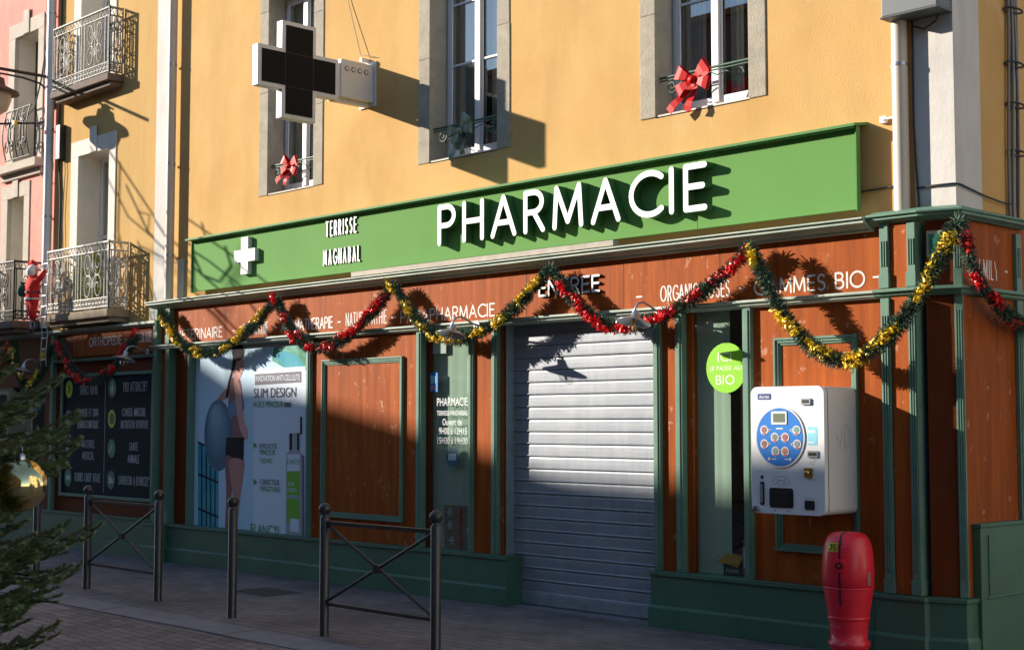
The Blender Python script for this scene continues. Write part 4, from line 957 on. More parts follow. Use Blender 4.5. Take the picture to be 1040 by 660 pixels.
p = MB(); c0 = Vector(hc)+side*.168+Vector((0, 0, .665))
def disc(mb, c, nrm, r, t, m=0, n=24):
    nrm = nrm.normalized(); a = nrm.cross(Vector((0, 0, 1))).normalized(); b = a.cross(nrm)
    mb.hull([c+(a*cos(2*pi*k/n)+b*sin(2*pi*k/n))*r for k in range(n)][::-1], nrm*t, m)
disc(p, c0, side, .042, .014, 0); disc(p, c0+side*.0145, side, .024, .004, 1); disc(p, c0+side*.019, side, .010, .006, 0)
p.build('lock_boss', [M['red'], M['black']], HY, bev=.002)
p = MB(); n_ = 8; v = []
nside = (side*.85 + tang*-.62).normalized() if (side*.85 + tang*-.62).x < side.x else (side*.85+tang*.62).normalized()
a0 = atan2(nside.y, nside.x)
def cyl_label(mb, a0, da, z0, z1, r0, r1, m, off=.002):
    v = []
    for i in range(9):
        a = a0-da+2*da*i/8; v += [(hc[0]+(r0+off)*cos(a), hc[1]+(r0+off)*sin(a), z0), (hc[0]+(r1+off)*cos(a), hc[1]+(r1+off)*sin(a), z1)]
    mb.add(v, [(2*i, 2*i+2, 2*i+3, 2*i+1) for i in range(8)], m)
sa = atan2(side.y, side.x)
cyl_label(p, sa-.37, .28, .755, .812, .1625, .1505, 0); p.build('number_label', mat('yellow_label', (.75, .58, .02), .5), HY)
p = MB()
t_ = MB(); stroke_text(t_, 'S', 0, .022, 0, .036, 0, .001, .007); 
def curve_glyph(mb, strokes, a_c, z0, w_, h_):
    for st in strokes:
        path = []
        for (u_, v_) in st:
            z = z0+v_*h_; r = .1625+(.1505-.1625)*(z-.755)/.057+.004; a = a_c+(u_-.5)*w_/.16
            path.append((hc[0]+r*cos(a), hc[1]+r*sin(a), z))
        mb.tube(path, .0036, 5)
curve_glyph(p, [[(0, 1), (.9, 1), (.45, .6), (.9, .45), (.9, .15), (.5, 0), (0, .1)]], sa-.42, .765, .026, .036)
curve_glyph(p, [[(.9, 1), (0, 1), (0, .55), (.6, .6), (.9, .35), (.6, 0), (0, .08)]], sa-.20, .765, .026, .036)
p.build('number', M['black'], HY)
p = MB(); cyl_label(p, sa+1.22, .10, .535, .62, .172, .174, 0, .0015); p.build('worn_label', mat('faded_label', (.48, .16, .15), .6, var=.3, vscale=40), HY)

p = MB(); p.lathe([(.1655, .503), (.170, .507), (.170, .513), (.1655, .517)], hc, 36); p.build('band', M['red'], HY); p = MB(); p.lathe([(.137, .30), (.141, .305), (.141, .315), (.139, .32)], hc, 36); p.build('band', M['red'], HY)
for k in range(8):
    a = k*pi/4+.2; p = MB(); p.lathe([(.012, .03), (.012, .046), (.006, .050)], (hc[0]+.136*cos(a), hc[1]+.136*sin(a), 0), 6, smooth=False); p.build('bolt', M['iron'], HY)
# ================================================================== BARRIERS, BOLLARDS
def ballpost(mb, x, y, h=1.0, r=.037):
    mb.lathe([(r+.004, 0), (r, .01), (r, h-.11), (r-.004, h-.105), (r-.012, h-.10), (r-.012, h-.088)], (x, y, 0), 20)
    mb.ball((x, y, h-.048), .047, 0, 20)
def barrier(x0, x1, y, label):
    t = thing('barrier', label, 'barrier', ((x0+x1)/2, y, 0), 'street barriers along the pavement edge')
    for x in (x0, x1):
        p = MB(); ballpost(p, x, y); p.build('post', M['post_metal'], t)
    p = MB(); p.box(x0+.03, x1-.03, y-.016, y+.016, .835, .865); p.box(x0+.03, x1-.03, y-.014, y+.014, .23, .255); p.build('rail', M['post_metal'], t, bev=.003)
    p = MB(); c = (x0+x1)/2
    p.tube([(x0+.03, y-.004, .26), (x1-.03, y-.004, .835)], .013, 8); p.tube([(x0+.03, y+.006, .835), (x1-.03, y+.006, .26)], .013, 8)
    p.lathe([(.034, -.02), (.034, .02)], (c, y, .547), 20, 0, axis='y'); p.build('cross_brace', M['post_metal'], t)
    return t
barrier(-13.06, -11.72, 6.80, 'cross-braced steel barrier between the spruce tree and the lone ball-topped post')
barrier(-8.93, -7.64, 6.60, 'cross-braced steel barrier standing nearest the metal roller shutter')
p = MB(); ballpost(p, -10.285, 6.66); tag(p.build('bollard', M['post_metal']), 'lone ball-topped steel bollard standing in front of the beauty poster', 'bollard', 'street bollards along the pavement edge')
p = MB(); ballpost(p, -14.15, 6.80); tag(p.build('bollard', M['post_metal']), 'ball-topped bollard half hidden behind the spruce branches', 'bollard', 'street bollards along the pavement edge')

# ================================================================== WALL LAMPS
def wall_lamp(x, label, yw=8.78, z=2.50, x2=None, s=1.0):
    t = thing('wall_lamp', label, 'lamp', (x, yw, z), 'gooseneck lamps along the shopfronts')
    p = MB(); p.lathe([(.04, 0), (.04, .012)], (x, yw, z-.01), 16, 0, axis='y')
    yl_ = yw-.30
    arm = [(x, yw, z-.01)]+[(x, yw-.12-.0*k-.18*sin(k*pi/10), z+.07*sin(k*pi/5)+.0) for k in range(0, 6)]
    arm = [(x, yw, z-.01), (x, yw-.06, z+.0), (x, yw-.13, z+.035), (x, yw-.20, z+.055), (x, yw-.265, z+.04), (x, yl_, z-.005), (x, yl_, z-.05)]
    p.tube(arm, .010, 8); p.build('arm', M['lampmetal'], t)
    tilt = Matrix.Rotation(radians(-14), 4, 'X'); c = Vector((x, yl_, z-.06))
    def tl(mb):
        mb.v = [tuple(tilt @ (Vector(v)-c) + c) for v in mb.v]; return mb
    p = MB(); q = []
    q = [(.028, .045), (.032, .0), (.05, -.012), (.132, -.050), (.138, -.054), (.136, -.058), (.130, -.054), (.05, -.018), (.03, -.01)]
    p.lathe(q, c, 28); tl(p).build('shade', M['lampmetal'], t)
    p = MB(); p.ball(tuple(c+Vector((0, 0, -.085))), .045, 0, 14, sz=1.25); tl(p).build('bulb', M['bulb'], t)
    p = MB(); p.lathe([(.014, 0), (.014, -.03), (.008, -.09), (.002, -.1)], tuple(c+Vector((0, 0, -.02))), 8); tl(p).build('filament', M['filament'], t)
wall_lamp(-9.60, 'small steel gooseneck lamp above the opening-hours window, among gold tinsel')
wall_lamp(-7.44, 'steel gooseneck lamp above the right edge of the roller shutter')
wall_lamp(-15.55, 'shaded steel gooseneck lamp by the right end of the services board', yw=8.84, z=2.47)
wall_lamp(-18.25, 'shaded steel gooseneck lamp left of the services board, under the climbing figure', yw=8.84, z=2.40)

# ================================================================== GARLANDS
def garland(pts, kind, label, seed, R=.078):
    rg = random.Random(seed)
    t = thing('garland', label, 'garland', pts[0], 'tinsel garlands looped along the shopfronts')
    # pts: polyline control, Catmull-Rom
    ctl = [Vector(q) for q in pts]; path = []
    ext = [ctl[0]*2-ctl[1]]+ctl+[ctl[-1]*2-ctl[-2]]
    for i in range(1, len(ext)-2):
        for k in range(14):
            u = k/14; a, b, c, d = ext[i-1], ext[i], ext[i+1], ext[i+2]
            path.append(.5*((2*b)+(c-a)*u+(2*a-5*b+4*c-d)*u*u+(3*b-a-3*c+d)*u**3))
    path.append(ctl[-1])
    cum = [0]
    for i in range(1, len(path)): cum.append(cum[-1]+(path[i]-path[i-1]).length)
    L = cum[-1]
    def at(s):
        for i in range(1, len(path)):
            if cum[i] >= s: break
        u = (s-cum[i-1])/max(cum[i]-cum[i-1], 1e-6); return path[i-1].lerp(path[i], u), (path[i]-path[i-1]).normalized()
    gr = MB(); gr.tube(path, .016, 5)
    nN = int(L*2300)
    V_ = []; F_ = []
    for k in range(nN):
        s = rg.random()*L; c, d = at(s)
        q = Vector((rg.gauss(0, 1), rg.gauss(0, 1), rg.gauss(0, 1))); q = (q-d*q.dot(d)*.5).normalized()
        ln = R*rg.uniform(.6, 1.02)*(1+.14*sin(s*9+seed)); wd = q.cross(Vector((rg.gauss(0, 1), rg.gauss(0, 1), rg.gauss(0, 1)))).normalized()*.0040
        b0 = c+q*.01; e = c+q*ln+d*rg.uniform(-.02, .02); o = len(V_)
        V_ += [b0-wd, b0+wd, e+wd*.6, e-wd*.6]; F_.append((o, o+1, o+2, o+3))
    gr.add(V_, F_); gr.build('greenery', M['needle'], t)
    ti = MB(); ti.tube(path, .011, 4); cl = int(L*7); mm = 'tinsel_red' if kind == 'red' else 'tinsel_yellow'
    for k in range(cl):
        if rg.random() < .2: continue
        s = (k+rg.random())/cl*L; c, d = at(s)
        q = Vector((rg.gauss(0, .8), -abs(rg.gauss(0, 1))-.4, rg.gauss(0, .8))).normalized(); c2 = c+q*R*.62
        for j in range(rg.randint(95, 150)):
            g3 = Vector((rg.gauss(0, 1), rg.gauss(0, 1), rg.gauss(0, 1))).normalized(); cc = c2+g3*rg.uniform(0, .05)+d*rg.uniform(-.07, .07)
            a = Vector((rg.gauss(0, 1), rg.gauss(0, 1), rg.gauss(0, 1))).normalized(); b = a.cross(g3).normalized()
            l_ = rg.uniform(.009, .020); w_ = rg.uniform(.004, .008)
            ti.add([cc-a*l_-b*w_, cc+a*l_-b*w_, cc+a*l_+b*w_, cc-a*l_+b*w_], [(0, 1, 2, 3)])
    ti.build('tinsel', M[mm], t)
    nb = max(2, int(L*1.6))
    for k in range(nb):
        c, d = at((k+.5+rg.uniform(-.35, .35))/nb*L); q = Vector((rg.gauss(0, .4), -1, rg.gauss(-.5, .4))).normalized()
        b = MB()
        for j in range(rg.randint(1, 3)): b.ball(tuple(c+q*R*.95+Vector((rg.uniform(-.03, .03), rg.uniform(-.01, .01), rg.uniform(-.02, .02)))), rg.uniform(.013, .02), 0, 10)
        b.build('bauble', M['bauble_red' if kind == 'red' else 'bauble_gold'], t)
    return t
GY = 8.735
def sag(x0, z0, x1, z1, xs, zs, y=GY, droop=.10):
    out = []
    for i in range(7):
        u = i/6
        # parabola through ends with given low point
        A = (z0-zs)/(x0-xs)**2; B = (z1-zs)/(x1-xs)**2; x = x0+(x1-x0)*u
        z = zs+(A if x < xs else B)*(abs(x-xs)**1.9)*(abs(x0-xs)**.1 if x < xs else abs(x1-xs)**.1)
        out.append((x, y-.03*sin(pi*u), z))
    return out
garland(sag(-15.05, 2.90, -12.73, 2.90, -14.08, 2.38), 'yellow', 'gold tinsel garland hanging above the beauty poster', 1)
garland(sag(-12.71, 2.91, -10.76, 2.92, -11.92, 2.36), 'red', 'red tinsel garland hanging left of the opening-hours window, over the panel', 2)
garland(sag(-10.74, 2.92, -8.63, 2.92, -9.80, 2.37), 'yellow', 'gold tinsel garland looped between PARAPHARMACIE and ENTREE', 3)
garland(sag(-8.61, 2.92, -6.50, 2.92, -7.75, 2.385), 'red', 'red tinsel garland hanging across the top of the roller shutter', 4)
garland(sag(-6.45, 2.92, -4.75, 2.93, -5.62, 2.04, 8.64), 'yellow', 'gold tinsel garland hanging above the vending machine to the corner', 5)
garland([(-4.78, 8.72, 2.95), (-4.80, 8.94, 2.62), (-4.79, 9.30, 2.38), (-4.79, 9.75, 2.28), (-4.79, 10.2, 2.34), (-4.79, 10.7, 2.6)], 'red', 'red tinsel garland running round the corner onto the side face', 6, .06)
garland(sag(-17.55, 2.66, -15.55, 2.66, -16.6, 2.12, 8.68), 'red', 'dark shaded red garland hanging over the services board', 7)
garland([(-18.85, 8.66, 2.70), (-18.6, 8.63, 2.30), (-18.3, 8.62, 2.08), (-18.0, 8.63, 2.2), (-17.7, 8.66, 2.62)], 'yellow', 'shaded gold garland under the climbing figure', 8)
garland([(-20.6, 8.66, 2.62), (-20.2, 8.63, 2.2), (-19.7, 8.62, 2.05), (-19.2, 8.63, 2.25), (-18.9, 8.66, 2.66)], 'red', 'shaded red garland at the far left behind the spruce tree', 9)

# ================================================================== BOWS
def bow(x, z, y, mat_, label, s=1.0, rot=0, seed=0):
    rb = random.Random(seed)
    t = thing('ribbon_bow', label, 'bow', (x, y, z), 'big bows tied to the upper window railings')
    c = Vector((x, y, z))
    def loop(ang, ln, wd):
        mb = MB(); a = radians(ang+rot); d = Vector((cos(a), -.15, sin(a))); n_ = Vector((-sin(a), 0, cos(a))); f = Vector((0, -1, 0))
        N = 10; v = []
        for i in range(N+1):
            u = i/N; q = 2*pi*u
            pos = c + d*ln*(.5-.5*cos(q)) + f*(.034*s*sin(q)+.012)
            hw = wd*(.2+.95*(.5-.5*cos(q))); v += [pos-n_*hw, pos+n_*hw]
        mb.add(v, [(2*i, 2*i+2, 2*i+3, 2*i+1) for i in range(N)], 0, False)
        o = mb.build('loop', mat_, t); sd = o.modifiers.new('thick', 'SOLIDIFY'); sd.thickness = .003
    for ang, ln, wd in ((32, .19, .055), (148, .19, .055), (-22, .18, .05), (202, .18, .05)): loop(ang, ln*s, wd*s)
    mb = MB()
    for ang, ln in ((-108, .25), (-142, .33)):
        a = radians(ang+rot); d = Vector((cos(a), -.12, sin(a))); n_ = Vector((-sin(a), 0, cos(a)))*.035*s; v = []
        for i in range(7):
            u = i/6; pos = c+d*ln*s*u+Vector((0, .02*sin(u*6), 0)); v += [pos-n_*(.4+.7*u), pos+n_*(.4+.7*u)]
        mb.add(v, [(2*i, 2*i+2, 2*i+3, 2*i+1) for i in range(6)], 0, False)
    o = mb.build('tails', mat_, t); sd = o.modifiers.new('thick', 'SOLIDIFY'); sd.thickness = .003
    mb = MB(); mb.ball((x, y-.045, z), .035*s, 0, 12, sx=1.2); mb.build('knot', mat_, t)
bow(-7.15, 4.33, 8.90, M['redribbon'], 'glossy red ribbon bow on the railing of the right upper window', 1.0, 4)
bow(-12.72, 4.36, 8.92, M['redribbon'], 'smaller-looking red ribbon bow under the projecting cross, left upper window', .85, -8)
bow(-9.93, 4.33, 8.90, M['goldribbon'], 'tarnished gold ribbon bow in shadow on the middle upper window railing', .9, 25)

# ================================================================== PIPES, CABLES, BOXES
def pipe(name, x, y, z0, z1, r, m, label, clips):
    t = thing(name, label, 'drainpipe', (x, y, z0)); p = MB(); p.tube([(x, y, z0), (x, y, z1)], r, 18); p.build('pipe', M[m], t)
    for z in clips:
        p = MB(); p.lathe([(r+.004, -.012), (r+.004, .012)], (x, y, z), 18); p.box(x-r-.02, x-r+.0, y+.0, y+.05, z-.01, z+.01); p.build('clip', M['lampmetal'], t)
pipe('drainpipe', -5.31, 8.885, 3.075, 9.6, .055, 'pvc', 'cream drainpipe beside the white corner quoin', (4.12, 6.1))
pipe('drainpipe', -15.13, 8.86, 3.075, 9.6, .055, 'pvc', 'cream drainpipe between the yellow house and the pharmacy', (3.6, 4.7, 5.9, 7.2))
pipe('drainpipe', -18.35, 8.87, 2.9, 10, .06, 'pvc_blue', 'bluish white drainpipe between the pink and the yellow house', (4.4, 5.6, 7.2))
p = MB(); p.box(-5.36, -4.93, 8.74, 8.93, 4.44, 5.1); p.box(-5.37, -4.92, 8.73, 8.94, 4.425, 4.4395); tag(p.build('meter_box', M['box_grey'], bev=.008), 'dark grey electrical box at the top of the corner quoin', 'electrical box')
def cable(label, pts, r=.007, m='cable_dark', name='cable'):
    p = MB(); p.tube(pts, r, 6); return tag(p.build(name, M[m]), label, 'cable')
cable('black cable running down beside the cream pipe at the corner', [(-5.235, 8.93, 5.0), (-5.23, 8.928, 4.3), (-5.235, 8.93, 3.7), (-5.22, 8.925, 3.4), (-5.20, 8.925, 3.1)])
cable('thin black cable crossing the wall right of the green sign', [(-5.75, 8.94, 3.262), (-5.6, 8.94, 3.268), (-5.37, 8.938, 3.275)])
cable('black cable crossing the white quoin at the corner', [(-5.22, 8.925, 3.235), (-5.1, 8.92, 3.24), (-4.93, 8.915, 3.235), (-4.91, 8.96, 3.235), (-4.91, 9.3, 3.19), (-4.91, 9.55, 3.17), (-4.91, 9.75, 3.175)])
cable('dark wire loop hanging under the grey electrical box', [(-5.25, 8.92, 4.5), (-5.21, 8.9, 4.38), (-5.12, 8.9, 4.34), (-5.03, 8.9, 4.38), (-5.0, 8.9, 4.44)])
t = thing('cable_bundle', 'bundle of grey cables running down the ochre side wall', 'cables', (-4.91, 9.8, 3.0))
rc = random.Random(5)
for k in range(5):
    p = MB(); ph = rc.random()*6
    p.tube([(-4.915+.012*(k % 2), 9.70+.03*k+.025*sin(z*2.2+ph), z) for z in [3.0+.2*i for i in range(30)]], .011, 6); p.build('cable', M['cable'], t)
p = MB()
for z in (3.55, 3.9, 4.2, 4.6, 5.0, 5.5):
    p = MB(); p.tube([(-4.895+.03*cos(a), 9.76+.085*cos(a*1.0+.2), z+.02*sin(a)) for a in [i*.6 for i in range(11)]], .008, 5); p.build('tie', M['cable_dark'], t)
t = thing('hook_bracket', 'small white wall hook beside the right end of the green sign', 'hook', (-5.46, 8.94, 3.75))
p = MB(); p.box(-5.50, -5.45, 8.92, 8.949, 3.735, 3.785); p.build('plate', M['white'], t, bev=.003)
p = MB(); p.tube([(-5.475, 8.915, 3.76), (-5.44, 8.89, 3.757), (-5.37, 8.885, 3.752)], .009, 8); p.build('rod', M['white'], t)

# ================================================================== YELLOW HOUSE + PINK HOUSE
YB = thing('yellow_house', 'narrow yellow house with pale quoins and two wrought iron balconies', 'building', (-17, 9.2, 0))
YH = [(-17.63, -16.79, 2.95, 5.14), (-17.63, -16.84, 5.95, 8.2)]
mb = MB(); wall_grid(mb, -18.30, -15.05, 2.82, 11.2, YH, WY, .40); mb.box(-18.30, -15.06, 9.95, 15, 0, 11.2, 0)
mb.build('wall', [M['ochre2'], M['cream']], YB)
mb = MB(); mb.hull([(-18.5, 8.5, 11.2), (-18.5, 12, 12.6), (-18.5, 12, 12.45), (-18.5, 8.5, 11.05)], (3.6, 0, 0)); mb.build('roof', M['tile'], YB)
mb = MB(); mb.box(-15.62, -15.37, 8.935, 8.949, 2.86, 11); mb.box(-15.66, -15.33, 8.915, 8.9345, 2.86, 3.05); mb.build('quoin', M['white_quoin'], YB)
mb = MB(); mb.box(-15.065, -14.94, 8.935, 8.949, 3.08, 3.55); mb.build('painted_base', M['cream'], YB)
def french_window(h, parent, top, surr=.20, m='cream', fr='frame', depth=.30):
    a, b, z0, z1 = h; s = MB(); s.box(a-surr, a+.004, WY-.015, WY+.05, z0, z1-.005); s.box(b-.004, b+surr*.85, WY-.015, WY+.05, z0, z1-.005); s.box(a-surr, b+surr*.85, WY-.016, WY+.05, z1-.0045, z1+.2)
    s.box((a+b)/2-.09, (a+b)/2+.09, WY-.03, WY-.0165, z1+.0, z1+.34)
    win = s.build('window', M[m], parent, bev=.004)
    f = MB(); y0 = WY+depth; c = (a+b)/2
    for u0, u1 in ((a, a+.06), (b-.06, b), (c-.04, c+.04)): f.box(u0, u1, y0, y0+.05, z0, z1)
    for v0, v1 in ((z0, z0+.35), (z1-.06, z1), (z0+1.1, z0+1.15)): f.box(a+.061, c-.041, y0+.002, y0+.048, v0, v1); f.box(c+.041, b-.061, y0+.002, y0+.048, v0, v1)
    f.build('frame', M[fr], win)
    g_ = MB(); g_.box(a+.05, b-.05, y0+.02, y0+.025, z0+.3, z1-.05); g_.build('pane', M['glass'], win)
    r = MB(); r.box(a-.2, b+.2, y0+.06, y0+.09, z0-.1, z1+.1); r.build('room', M['interior'], win)
    return win
for h in YH: french_window(h, YB, True)
# half-folded shutters on the lower balcony door
p = MB()
for k in range(26): p.box(-16.97, -16.80, 9.16+.006*(k % 2), 9.19, 2.98+k*.082, 2.98+k*.082+.06)
p.box(-16.985, -16.795, 9.19, 9.21, 2.95, 5.12); p.build('louvre_shutter', M['iron_grey'], YB)
def scroll_panel(mb, o, ux, z0, z1, w_, r, flip=1):
    """S-scroll motif centred at o along ux with width w_"""
    def pt(u, z): return (o[0]+ux[0]*u, o[1]+ux[1]*u, z)
    H_ = z1-z0
    for sd in (-1, 1):
        for up, cz in ((1, z0+H_*.76), (-1, z0+H_*.24)):
            R_ = w_*.30; n = 16
            mb.tube([pt(sd*(w_*.24 + R_*(1-.8*i/n)*cos(1.5*2*pi*i/n+pi)*.8), cz+up*R_*1.2*(1-.8*i/n)*sin(1.5*2*pi*i/n+pi)) for i in range(n+1)], r, 5)
        mb.tube([pt(sd*w_*.05, z0+H_*.24), pt(sd*w_*.16, z0+H_*.42), pt(sd*w_*.16, z0+H_*.58), pt(sd*w_*.05, z0+H_*.76)], r, 5)
def balcony(parent, x0, x1, yf, zb, zt, m, slabm, slab=(-.14, 0), slabx=0.03, name='balcony'):
    s = MB(); s.box(x0-slabx, x1+slabx, yf-.03, WY+.0, zb+slab[0], zb+slab[1]); s.box(x0-slabx+.05, x1+slabx-.05, yf+.03, WY, zb+slab[0]-.06, zb+slab[0]-.0005)
    bal = s.build(name, M[slabm], parent, bev=.01)
    def face(p0, p1, nm):
        mb = MB(); p0 = Vector((p0[0], p0[1], 0)); p1 = Vector((p1[0], p1[1], 0)); L = (p1-p0).length; ux = (p1-p0)/L
        def pt(u, z): q = p0+ux*u; return (q.x, q.y, z)
        H_ = zt-zb; zr = [zt, zt-.11*H_*1.1, zb+.17*H_, zb+.03]
        mb.tube([pt(0, zr[0]), pt(L, zr[0])], .017, 6)
        for z in zr[1:]: mb.tube([pt(0, z), pt(L, z)], .011, 5)
        mb.tube([pt(0, zb+.10*H_), pt(L, zb+.10*H_)], .007, 5)
        n = max(3, int(L/.085))
        for i in range(n):   # top frieze and bottom lattice
            u0 = L*i/n; u1 = L*(i+1)/n
            mb.tube([pt(u0, zr[1]), pt((u0+u1)/2, zr[0]-.01), pt(u1, zr[1])], .0055, 4)
            mb.tube([pt(u0, zr[3]), pt(u1, zr[2])], .0055, 4); mb.tube([pt(u1, zr[3]), pt(u0, zr[2])], .0055, 4)
        k = max(1, round(L/.75)); seg = L/k
        for j in range(k):
            c = (j+.5)*seg
            for u in (.03, .11, seg-.11, seg-.03):
                mb.tube([pt(j*seg+u, zr[3]), pt(j*seg+u, zr[1])], .0085, 5)
            o = pt(c, 0); scroll_panel(mb, o, (ux.x, ux.y), zr[2], zr[1], max(.2, seg-.30), .0075)
            mb.tube([pt(c, zr[2]), pt(c, zr[1])], .006, 4)
        for u in (0, L): mb.tube([pt(u, zb), pt(u, zt+.02)], .013, 6)
        mb.build(nm, M[m], bal)
    face((x0, yf), (x1, yf), 'railing'); face((x1, yf), (x1, WY-.02), 'railing'); face((x0, yf), (x0, WY-.02), 'railing')
    return bal
balcony(YB, -18.02, -16.49, 8.75, 6.03, 6.88, 'iron_grey', 'slab_dark', (-.09, 0))
balcony(YB, -17.90, -16.25, 8.675, 3.02, 3.855, 'iron_white', 'slab', (-.10, 0))
for i, (x, sgn) in enumerate(((-17.30, 1), (-16.82, -1))):
    t = thing('potted_conifer', ['golden conifer in a pot, left one on the lower balcony', 'golden conifer in a pot, right one on the lower balcony'][i], 'plant', (x, 8.80, 3.02), 'conifers on the lower balcony')
    p = MB(); p.lathe([(.07, 0), (.10, .16), (.105, .17), (.09, .17)], (x, 8.80, 3.021), 16); p.build('pot', M['terracotta'], t)
    p = MB(); p.tube([(x, 8.80, 3.15), (x, 8.80, 3.7)], .01, 5); p.build('trunk', M['bark'], t)
    p = MB(); rg = random.Random(40+i)
    for k in range(4200):
        h = rg.random(); R_ = .165*(1-h*.7)*(.8+.3*sin(h*22+i)); a = rg.random()*2*pi; rr = R_*sqrt(rg.random())
        c = Vector((x+rr*cos(a), 8.80+rr*sin(a)*.8, 3.12+h*.68)); d = Vector((rg.gauss(0, 1), rg.gauss(0, 1), rg.gauss(0, 1)+.8)).normalized()*.018; w_ = d.cross(Vector((rg.gauss(0, 1), rg.gauss(0, 1), rg.gauss(0, 1)))).normalized()*.007
        p.add([c-w_, c+w_, c+d], [(0, 1, 2)])
    p.build('foliage', M['leafyellow'], t)

KB = thing('pink_house', 'pink rendered house with pale stone window surrounds at the far left', 'building', (-20.5, 9.2, 0))
KH = [(-19.62, -18.88, 5.27, 7.12), (-19.75, -19.22, 3.05, 4.80)]
mb = MB(); wall_grid(mb, -24.5, -18.30, 2.86, 11.6, KH, WY, .3); mb.box(-24.5, -18.305, 10, 15, 0, 11.6, 0); mb.box(-24.5, -20.5, 8.95, 10, 0, 2.86, 0); mb.build('wall', [M['pink'], M['cream']], KB)
mb = MB(); mb.hull([(-24.7, 8.5, 11.6), (-24.7, 12, 13), (-24.7, 12, 12.85), (-24.7, 8.5, 11.45)], (6.3, 0, 0)); mb.build('roof', M['tile'], KB)
mb = MB(); mb.box(-20.5, -18.30, 8.9495, 9.3, 2.86, 2.95); mb.build('string_course', M['slab_dark'], KB)
for h in KH: french_window(h, KB, True, .2, 'jamb_pink', 'iron')
mb = MB(); mb.box(-19.95, -18.62, 8.80, 8.955, 5.14, 5.26); mb.box(-19.9, -18.66, 8.90, 8.955, 5.05, 5.1395); mb.build('sill', M['jamb_pink'], KB, bev=.008)
mb = MB(); zz = 5.27
mb.tube([(-19.66, 8.84, zz+.75), (-18.85, 8.84, zz+.75)], .012, 6); mb.tube([(-19.66, 8.84, zz+.05), (-18.85, 8.84, zz+.05)], .01, 6)
for k in range(5): mb.tube([(-19.62+k*.185, 8.84-.06*sin(pi*q/6), zz+.05+.7*q/6) for q in range(7)], .009, 5)
scroll_panel(mb, (-19.45, 8.80, 0), (1, 0), zz+.05, zz+.75, .3, .009); scroll_panel(mb, (-19.05, 8.80, 0), (1, 0), zz+.05, zz+.75, .3, .009); mb.build('window_guard', M['iron'], KB)
balc = balcony(KB, -19.95, -18.52, 8.50, 2.98, 3.78, 'iron', 'slab_dark', (-.10, 0))
cable('loose black wire hanging down the pink wall by the window', [(-18.65, 8.94, 7.6), (-18.63, 8.94, 6.9), (-18.75, 8.93, 6.4), (-18.95, 8.93, 6.0), (-19.15, 8.8, 5.75)], .008)
cable('black wire with a kink below the street lantern on the pink wall', [(-18.52, 8.92, 5.75), (-18.6, 8.92, 5.4), (-18.72, 8.92, 5.05), (-18.5, 8.92, 4.9), (-18.35, 8.85, 4.9)], .008)
cable('black cable dropping along the left edge of the yellow wall', [(-18.18, 8.93, 7.6), (-18.17, 8.93, 6), (-18.2, 8.93, 5.4), (-18.10, 8.93, 4.6), (-18.12, 8.93, 3.6), (-18.15, 8.93, 3.0)], .012)
cable('second black cable bowing over the yellow wall beside the white pipe', [(-18.10, 8.93, 5.6), (-17.98, 8.93, 5.0), (-18.03, 8.93, 4.4), (-17.97, 8.93, 3.6)], .006)
p = MB(); p.box(-18.14, -18.02, 8.86, 8.949, 5.15, 5.62); tag(p.build('junction_box', M['iron'], bev=.006), 'small black junction box on the yellow wall under the upper balcony', 'electrical box')
t = thing('cable_tie_line', 'dark twisted service line with yellow clamps beneath the lantern arm', 'cable', (-18.6, 8.6, 5.7))
p = MB(); p.tube([(-18.3, 8.9, 5.75), (-18.5, 8.8, 5.70), (-18.8, 8.6, 5.71), (-19.3, 8.3, 5.73), (-20, 7.9, 5.8)], .016, 6); p.build('line', M['cable_dark'], t)
p = MB(); p.box(-18.84, -18.77, 8.56, 8.63, 5.69, 5.74); p.build('clamp', mat('yellow_plastic', (.7, .5, .02), .5), t)

# ---- street lantern
LN = thing('street_lantern', 'brown street lantern on a wall arm over the pink house window', 'street lamp', (-18.40, 8.93, 6.35))
lx, ly = -18.40, 8.12
p = MB(); p.tube([(lx, 8.94, 6.33), (lx, 7.5, 6.33)], .022, 8); p.tube([(lx, 8.94, 5.98), (lx, 8.88, 6.12), (lx, 8.75, 6.22), (lx, 8.5, 6.26), (lx, 8.0, 6.27)], .014, 6); p.box(lx-.04, lx+.04, 8.92, 8.949, 5.9, 6.4); p.build('arm', M['iron'], LN)
p = MB(); p.lathe([(.02, .0), (.06, -.02), (.06, -.08), (.11, -.10), (.13, -.20), (.30, -.28), (.31, -.31), (.15, -.30)], (lx, ly, 6.29), 24); p.build('hood', M['lantern'], LN)
p = MB(); p.lathe([(.20, 0), (.21, -.08), (.16, -.22), (.08, -.28), (.01, -.29)], (lx, ly, 5.985), 24); p.build('glass_bowl', M['lanternglass'], LN)

# ================================================================== CLIMBING FIGURE (decoration)
CF = thing('climbing_figure', 'plush red-suited figure with white beard climbing a rope ladder beside the pale balcony', 'decoration', (-17.85, 8.55, 2.85))
bx, by, bz = -17.80, 8.42, 2.84
me = bpy.data.meshes.new('suit')
SK = [((0, 0, .36), .085), ((0, -.01, .48), .10), ((0, -.01, .60), .085), ((0, 0, .67), .045), ((0, .0, .74), .055),
      ((-.055, .0, .30), .055), ((-.06, .03, .18), .045), ((-.06, .05, .06), .04), ((.055, .0, .30), .055), ((.07, -.03, .19), .045), ((.06, .04, .08), .04),
      ((-.10, .01, .60), .045), ((-.15, .06, .56), .038), ((-.12, .13, .66), .032), ((.10, .01, .60), .045), ((.15, .05, .66), .038), ((.10, .13, .76), .032)]
ED = [(0, 1), (1, 2), (2, 3), (3, 4), (0, 5), (5, 6), (6, 7), (0, 8), (8, 9), (9, 10), (2, 11), (11, 12), (12, 13), (2, 14), (14, 15), (15, 16)]
